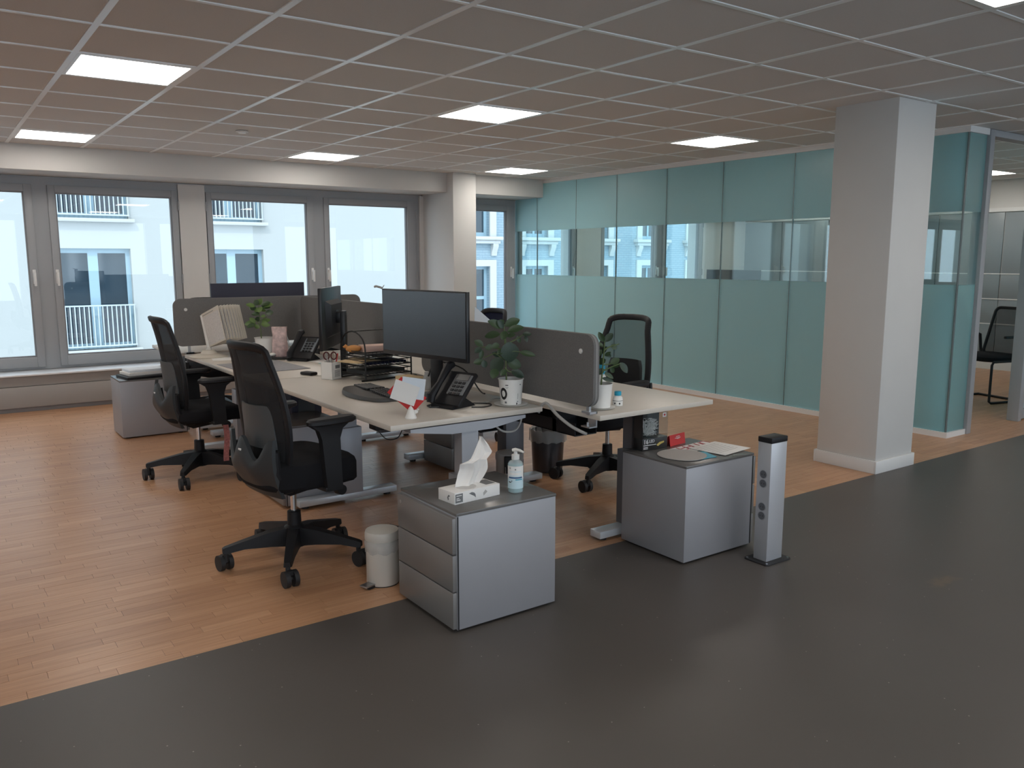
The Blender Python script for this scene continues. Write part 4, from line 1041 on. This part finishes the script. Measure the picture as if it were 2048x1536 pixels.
tag(G().tube(smooth([(2.455, 3.22, .70), (2.468, 3.18, .752), (2.482, 3.10, .70), (2.505, 3.02, .655), (2.54, 2.95, .625)]), .008).obj('cable_hose', 'cable_grey'), 'grey flexible cable hose between the near desks', 'cable')
tag(G().tube(smooth([(2.20, 3.24, .665), (2.24, 3.22, .63), (2.31, 3.22, .625), (2.36, 3.24, .66), (2.37, 3.25, .70)]), .005).obj('desk_cable', 'cable_grey'), 'grey cable looping under the near desk edge', 'cable')
tag(G().tube(smooth([(1.66, 3.42, .69), (1.70, 3.40, .63), (1.76, 3.40, .625), (1.80, 3.42, .66), (1.83, 3.44, .69)]), .0025).obj('control_cable', 'cord_black'), 'thin black cable of the desk height control', 'cable')
# far right desk, seen over the divider
wd = thing('sloped_binder', 'white sloped file stand rising above the near divider', 'file stand', (3.02, 4.70, ZD), R(-20))
for k in range(4): G().prism([(.0+k*.018, 0), (.16, 0), (.16, .27), (.012+k*.018, .40-k*.012)], 'y', -.02+k*.026, -.015+k*.026).obj('divider_sheet', 'paper_cool', wd)
G().bb(-.02, .18, -.05, .09, 0, .01).obj('base', 'white_plastic', wd)
monitor('dark blue monitor corner peeking out behind the rear divider', (3.03, 5.74, ZD), R(-12), .55, .87, 1.205, shell=False, m='blue_black')
slab('stapler', 'small black stapler on the far right desk', 'stapler', 'black_plastic', (2.80, 4.62, ZD), (.04, .12, .05), 20, .008)

# ---- on the foreground drawer unit
ZP = .4873
tx = thing('tissue_box', 'white tissue box with grey print and a tissue pulled out', 'tissue box', (1.766, 2.782, ZP), R(5))
bxo = G().box((0, 0, .024), (.232, .112, .048), .001).obj('box', 'paper', tx)
G().bb(-.113, -.076, -.0566, -.0561, .006, .042).obj('grey_label', 'ink_grey', bxo)
for z, w_ in ((.033, .026), (.022, .014), (.015, .02)): G().bb(-.108, -.108+w_, -.0572, -.0566, z, z+.003).obj('label_line', 'paper', bxo)
G().prism([(-.045, .035), (-.03, .038), (-.018, .034), (-.012, .026), (-.010, .012), (-.018, .02), (-.03, .026)], 'y', -.0566, -.0561).obj('feather_print', 'ink_grey', bxo)
G().prism([(.03, .012), (.05, .026), (.04, .036), (.028, .024)], 'y', -.0566, -.0561).obj('pale_print', 'cable_grey', bxo)
G().prism([(-.026, .030), (-.014, .034), (-.006, .022), (-.010, .010), (-.016, .014), (-.014, .024)], 'x', -.1166, -.1161).obj('feather_print', 'ink_grey', bxo)
G().bb(.06, .108, -.035, .03, .048, .0486).obj('top_label', 'ink_grey', bxo)
G().lathe([(.045, .0482), (.045, .0486)], c=(-.02, 0, 0), n=28).obj('opening_film', 'bag_film', bxo)
# tissue: crumpled sheet rising to the right
tp_ = [(-.062,.012),(-.030,.05),(-.012,.105),(-.022,.128),(.016,.146),(.040,.196),(.066,.235),(.095,.205),(.107,.168),(.070,.154),(.074,.110),(.058,.062),(.044,.052),(.0,.05)]
outl = tp_
g = G()
def tfn(u, v):
    # left border / right border interpolation over height
    Lb = [(-.075,.046),(-.050,.080),(-.034,.118),(-.040,.142),(.004,.155),(.035,.205),(.062,.243)]
    Rb = [(.060,.046),(.072,.075),(.084,.110),(.082,.150),(.122,.172),(.106,.205),(.070,.244)]
    f = v*6; i = min(5, int(f)); t_ = f-i
    l = [Lb[i][k]*(1-t_)+Lb[i+1][k]*t_ for k in (0, 1)]; r_ = [Rb[i][k]*(1-t_)+Rb[i+1][k]*t_ for k in (0, 1)]
    x = l[0]*(1-u)+r_[0]*u; z = l[1]*(1-u)+r_[1]*u
    y = .012*math.sin(u*9+v*3)*(1-.4*v) + .01*math.sin(v*7+u*2) + .004*math.sin(u*23+v*5)
    return (x, y, z), (0, 1, 0)
g.sheet(tfn, 18, 22, .0012).obj('tissue', 'tissue', tx)
gb = thing('gel_bottle', 'pump bottle of blue hand gel on the foreground drawer unit', 'bottle', (1.966, 2.735, ZP), R(-35))
rb = .0325
G().lathe([(rb-.003, 0), (rb, .004), (rb, .122), (rb-.006, .132), (.016, .138), (.014, .142)], n=28).obj('bottle_body', 'bottle_clear', gb)
G().lathe([(rb-.005, .003), (rb-.002, .006), (rb-.002, .118)], n=28).obj('gel', 'gel', gb)
def wrap(z0, z1, a0, a1, m_, nm, off=.0006):
    g = G(); n_ = 16; rr = rb+off
    P0 = [(rr*math.cos(a0+(a1-a0)*i/n_), rr*math.sin(a0+(a1-a0)*i/n_), z0) for i in range(n_+1)]; P1 = [(x, y, z1) for x, y, _ in P0]
    a_ = g.ring(P0); b_ = g.ring(P1)
    for i in range(n_): g.b.faces.new((a_[i], a_[i+1], b_[i+1], b_[i]))
    return g.obj(nm, m_, gb)
ac = -PI/2-.02
wrap(.062, .116, ac-1.35, ac+1.35, 'paper', 'label'); wrap(.020, .062, ac-1.35, ac+1.35, 'label_blue', 'label')
wrap(.064, .071, ac-.95, ac+.95, 'blue_ink', 'label_band', .001); wrap(.057, .062, ac+.0, ac+.95, 'cyan_ink', 'label_band', .001)
wrap(.074, .077, ac-.8, ac+.8, 'label_blue', 'label_line', .001); wrap(.092, .094, ac-.75, ac+.75, 'label_blue', 'label_line', .001); wrap(.100, .106, ac-.07, ac+.08, 'ink_grey', 'label_mark', .001); wrap(.104, .111, ac-.85, ac-.62, 'cable_grey', 'label_mark', .001)
wrap(.046, .050, ac-.95, ac-.55, 'ink_black', 'label_mark', .001); wrap(.050, .056, ac-.50, ac-.42, 'ink_black', 'label_mark', .001)
G().lathe([(.016, .140), (.0165, .142), (.0165, .160), (.008, .163), (.0075, .176)], n=20).obj('pump_collar', 'white_plastic', gb)
G().tube([(-.012, .006, .177), (0, 0, .181), (.018, -.012, .180), (.034, -.022, .174)], [.007, .008, .006, .004], n=8).obj('pump_head', 'white_plastic', gb)

# ---- on the right drawer unit
lb = thing('light_chain_box', 'clear and black box of white string lights on the right drawer unit', 'box', (3.005, 2.985, ZP), R(-3))
hx_, hy_, hz_ = .085, .035, .198
G().bb(-hx_, hx_, hy_-.003, hy_, 0, hz_).bb(-hx_, -hx_+.002, -hy_, hy_, 0, hz_).obj('card_back', 'box_black', lb)
G().bb(-hx_, hx_, -hy_, hy_-.003, 0, .062, .001).obj('card_front', 'box_black', lb)
for q in ((-hx_+.001, hx_, -hy_, -hy_+.001, .062, hz_), (hx_-.001, hx_, -hy_, hy_, .062, hz_), (-hx_, hx_, -hy_, hy_, hz_-.001, hz_)): G().bb(*q).obj('window_film', 'clear_plastic', lb)
rw = random.Random(4); pts = []
for i in range(120): pts.append((rw.uniform(-hx_+.012, .035), rw.uniform(-hy_+.006, hy_-.012), rw.uniform(.068, .160)))
P_ = []
for a_, b_ in zip(pts, pts[1:]):
    a_, b_ = Vector(a_), Vector(b_); P_ += [a_, (a_+b_)/2 + Vector((rw.uniform(-.008, .008), rw.uniform(-.006, .006), rw.uniform(-.008, .008)))]
G().tube(P_, .0013, n=5).obj('string_lights', 'wire_white', lb)
G().prism(rrect(.048, .072, .165, .188, .002, 2), 'y', -hy_-.0008, -hy_-.0002).obj('sticker', 'paper', lb)
G().cyl((.060, -hy_-.0008, .1765), (.060, -hy_-.0014, .1765), .006, n=14).obj('sticker_dot', 'red', lb)
text('16', .034, 'paper', lb, (-.062, -hy_-.0008, .045), (PI/2, 0, 0), 'number')
text('LED', .022, 'paper', lb, (-.022, -hy_-.0008, .046), (PI/2, 0, 0), 'lettering')
for z, w_ in ((.026, .085), (.016, .03), (.009, .03)): G().bb(-.078, -.078+w_, -hy_-.0008, -hy_-.0002, z, z+.003).obj('print_line', 'paper', lb)
G().prism([(.01, .024), (.03, .036), (.06, .040), (.062, .032), (.04, .026), (.02, .016)], 'y', -hy_-.0008, -hy_-.0002).obj('print_leaf', 'gold', lb)
G().tube([(-hx_, -hy_-.002, .165), (-hx_-.004, -hy_-.006, .13), (-hx_+.004, -hy_-.004, .10)], .0012, n=6).obj('loose_wire', 'wire_white', lb)
rcd = thing('folded_card', 'red folded card leaning beside the light-chain box', 'card', (3.18, 2.962, ZP), R(8))
G().box((0, 0, .029), (.135, .0015, .058), rot=Matrix.Rotation(R(-8), 3, 'X')).obj('front_leaf', 'red', rcd)
G().box((0, .022, .027), (.135, .0015, .058), rot=Matrix.Rotation(R(22), 3, 'X')).obj('back_leaf', 'red', rcd)
for z, x0_, x1_ in ((.046, -.02, .012), (.038, -.028, .02), (.034, -.012, .012)): G().bb(x0_, x1_, -.0062+.001*(z < .04), -.0042, z, z+.0022).obj('print_line', 'paper', rcd)
bro = thing('brochure', 'white brochure with pink outlined letters beneath the papers', 'brochure', (3.215, 2.865, ZP), R(6))
G().bb(-.15, .15, -.06, .06, 0, .0012).obj('page', 'paper', bro)
g = G()
def ring_(cx, cy, a_, b_): g.tube([(cx+a_*math.cos(2*PI*i/22), cy+b_*math.sin(2*PI*i/22), .0016) for i in range(22)], .0022, n=5, closed=True)
ring_(.118, .022, .026, .034)
for x in (-.11, -.06, -.01, .04, .075): g.tube([(x, -.012, .0016), (x+.012, .05, .0016)], .003, n=5)
for x in (-.085, -.035): g.tube([(x-.02, -.010, .0016), (x+.02, -.006, .0016)], .003, n=5); g.tube([(x-.014, .02, .0016), (x+.022, .024, .0016)], .003, n=5)
o = g.obj('outlined_letters', mat('letter_pink', (.42, .10, .12), .6), bro); o['kind'] = 'stuff'
slab('letter_sheet', 'white printed letter lying on the right drawer unit', 'paper', 'paper', (3.285, 2.765, ZP+.004), (.24, .215, .001), 8, .0002)
for k in range(7): slab('text_line', 'x', 'x', 'cable_grey', (3.285, 2.765, ZP+.0051), (.17, .003, .0003), 8, 0)
for k, o in enumerate([o for o in COL.objects if o.name.startswith('text_line')]):
    par = [q for q in COL.objects if q.name.startswith('letter_sheet')][0]
    for key in ('label', 'category'): del o[key]
    o.parent = par; o.rotation_euler = (0, 0, 0); o.location = (-.01, .075-k*.022, .0011)
tc_ = G(); tc_.prism([(0, 0), (.13, -.01), (.17, .10), (.12, .14), (.02, .11)], 'z', 0, .0012); o = tc_.obj('flyer', 'cyan_ink'); o.location = (3.0, 2.66, ZP+.002); tag(o, 'turquoise edged flyer peeking out under the letter', 'flyer')
gp = G().prism([outline(2*PI*i/36, .115, .12, 2.2) for i in range(36)], 'z', 0, .003).obj('mouse_pad', mat('pad_grey', (.44, .41, .39), .7)); gp.location = (3.015, 2.775, ZP+.0035); gp.rotation_euler = (0, 0, .3); tag(gp, 'rounded light grey pad at the front of the right drawer unit', 'pad')

# ---- books by the windows
slab('document_folder', 'black folder at the bottom of the book stack', 'folder', 'black_plastic', (1.46, 7.36, .4825), (.36, .27, .022), 8)
slab('book', 'thick white book on the black folder', 'book', 'paper', (1.46, 7.40, .505), (.30, .22, .026), 10)
slab('book', 'topmost pale blue book of the stack', 'book', 'paper_cool', (1.47, 7.41, .5315), (.29, .21, .018), 6)
slab('paper_sheet', 'white sheet on the drawer unit by the windows', 'paper', 'paper', (1.66, 7.36, .4825), (.15, .25, .002), 5, .0003)

# ---- bins
def pedal_bin(label, loc, rz, r_, h_, m_, film=True, black_back=False):
    t = thing('pedal_bin', label, 'bin', loc, rz, 'pedal bins')
    G().lathe([(r_*.97, .004), (r_, .01), (r_, h_*.80)], n=36).obj('body', m_, t)
    G().lathe([(r_*1.04, h_*.80), (r_*1.05, h_*.82), (r_*1.05, h_*.90), (r_*1.0, h_*.95), (r_*.6, h_*.985), (.002, h_)], n=36).obj('lid', m_, t)
    G().lathe([(r_*.98, 0), (r_*.98, .004)], n=36).obj('foot_ring', 'black_rubber', t)
    if film:
        n = 36; rg = []
        for j in range(7):
            z = h_*(.80-.035*j); rg.append([(r_*(1.03+.05*math.sin(PI*j/6)+.025*math.sin(i*1.7+j))*math.cos(2*PI*i/n), r_*(1.03+.05*math.sin(PI*j/6)+.025*math.sin(i*1.7+j))*math.sin(2*PI*i/n), z + .006*math.sin(i*1.3)*(j == 6)) for i in range(n)])
        G().loft(rg, False).obj('liner_film', 'bag_mesh', t)
    G().bb(-.022, .022, -r_-.05, -r_+.02, .012, .02, .002).obj('pedal', 'steel', t)
    G().bb(-.02, .02, -r_-.03, -r_+.03, .0, .012).obj('pedal_block', 'black_rubber', t)
    G().bb(-.04, .04, r_*.9, r_+.022, h_*.55, h_*.93, .006).obj('hinge', 'black_plastic', t)
    return t
pedal_bin('small cream pedal bin beside the foreground drawer unit', (1.602, 3.262, 0), R(-72), .074, .262, 'bin_cream')
pb2 = pedal_bin('grey pedal bin in the shade under the right desks', (2.90, 4.10, 0), R(150), .084, .28, 'bin_grey', False)
G().tube([(-.035, .10, .20), (-.035, .13, .16), (.0, .14, .13), (.035, .13, .16), (.035, .10, .20)], .004, n=6).obj('bail_handle', 'chrome', pb2)
wbk = thing('waste_basket', 'dark metal waste basket with a clear bag under the right desk', 'bin', (3.46, 4.43, 0), 0)
n = 40; G().lathe([(.098, 0), (.104, .004), (.118, .285), (.121, .288), (.115, .286), (.100, .01), (.002, .008)], n=n).obj('basket', 'bin_dark', wbk)
rg = []
for j, (rr, z) in enumerate(((.09, .14), (.108, .24), (.117, .292), (.124, .297), (.128, .28), (.129, .25), (.130, .215))):
    rg.append([(rr*(1+.03*math.sin(i*2.3+j*1.1))*math.cos(2*PI*i/n), rr*(1+.03*math.sin(i*2.3+j*1.1))*math.sin(2*PI*i/n), z+.006*math.sin(i*1.9+j)) for i in range(n)])
G().loft(rg, False).obj('bag', 'bag_mesh', wbk)

# ---- power pole
pp = thing('socket_pole', 'silver floor power pole with four round sockets and black cap', 'power pole', (3.274, 2.434, 0), 0)
G().prism(rrect(-.095, .095, -.072, .072, .018, 5), 'z', 0, .006).obj('base_plate', 'black_rubber', pp)
for sx_ in (-1, 1):
    for sy_ in (-1, 1): G().cyl((sx_*.08, sy_*.057, .006), (sx_*.08, sy_*.057, .0085), .006, n=12).obj('screw', 'chrome', pp)
G().bb(-.059, .059, -.0385, .0385, .006, .59, .002).obj('shaft', mat('pole_silver', (.52, .53, .56), .35, metal=.35), pp)
G().bb(-.061, .061, -.0405, .0405, .59, .617, .004).obj('cap', 'black_plastic', pp)
for z in (.435, .39, .275, .23):
    s_ = G(); s_.cyl((-.059, 0, z), (-.0615, 0, z), .022, n=24); so = s_.obj('socket', 'leg_silver', pp)
    G().cyl((-.0615, 0, z), (-.0622, 0, z), .0185, n=24).obj('socket_well', 'leg_dark_shaded', so)
    for q in (-.007, .007): G().cyl((-.0622, q, z), (-.0626, q, z), .0025, n=8).obj('socket_hole', 'black_rubber', so)

# ================================================================== MEETING ROOM
cc = thing('cantilever_chair', 'black cantilever visitor chair behind the glass door', 'chair', (9.01, 4.08, 0), R(165))
fr = [(-.20, .25, .012), (.22, .25, .012), (.25, .25, .03), (.25, .25, .40), (.23, .25, .43), (-.15, .25, .43), (-.20, .25, .50)]
for s in (-1, 1):
    G().tube([(x, s*y, z) for x, y, z in fr], .0125, n=10).obj('side_frame', 'black_plastic', cc)
    G().tube([(-.20, s*.26, .44), (-.18, s*.275, .66), (-.12, s*.28, .68), (.14, s*.28, .68)], .015, n=8).obj('armrest', 'black_plastic', cc)
G().tube([(-.20, -.25, .012), (-.20, .25, .012)], .0125, n=10).obj('floor_bar', 'black_plastic', cc)
rg = []
for ins, z in ((.02, .42), (.0, .435), (.0, .465), (.03, .485)): rg.append([(outline(2*PI*i/32, .24-ins, .235-ins, 3.6)[0], outline(2*PI*i/32, .24-ins, .235-ins, 3.6)[1], z) for i in range(32)])
G().loft(rg).obj('seat', 'black_fabric', cc)
bp = rrect(-.215, .215, .46, .95, .05, 5)
def lean(y, z): return Vector((-.20-(z-.46)*.22 + .03*(y/.2)**2, y*(1-.18*(z-.46)/.5), z))
G().tube([lean(y, z) for y, z in bp], .016, n=8, closed=True).obj('back_frame', 'black_plastic', cc)
G().sheet(lambda u, v: (lean((2*u-1)*.20, .475+.46*v), (-1, 0, 0)), 8, 8, .004).obj('back_mesh', 'back_mesh_open', cc)
tbm = thing('meeting_table', 'meeting table behind the frosted glass', 'table', (9.0, 7.6, 0), 0)
G().bb(-.5, .5, -1.1, 1.1, .715, .74, .003).obj('tabletop', 'desk_top', tbm)
for sx_ in (-1, 1):
    for sy_ in (-1, 1): G().bb(sx_*.42-.03, sx_*.42+.03, sy_*1.0-.03, sy_*1.0+.03, 0, .715).obj('leg', 'leg_silver', tbm)
monitor('black monitor showing through the clear band of the glass wall', (9.06, 7.58, ZD), R(0), .93, .80, 1.312)
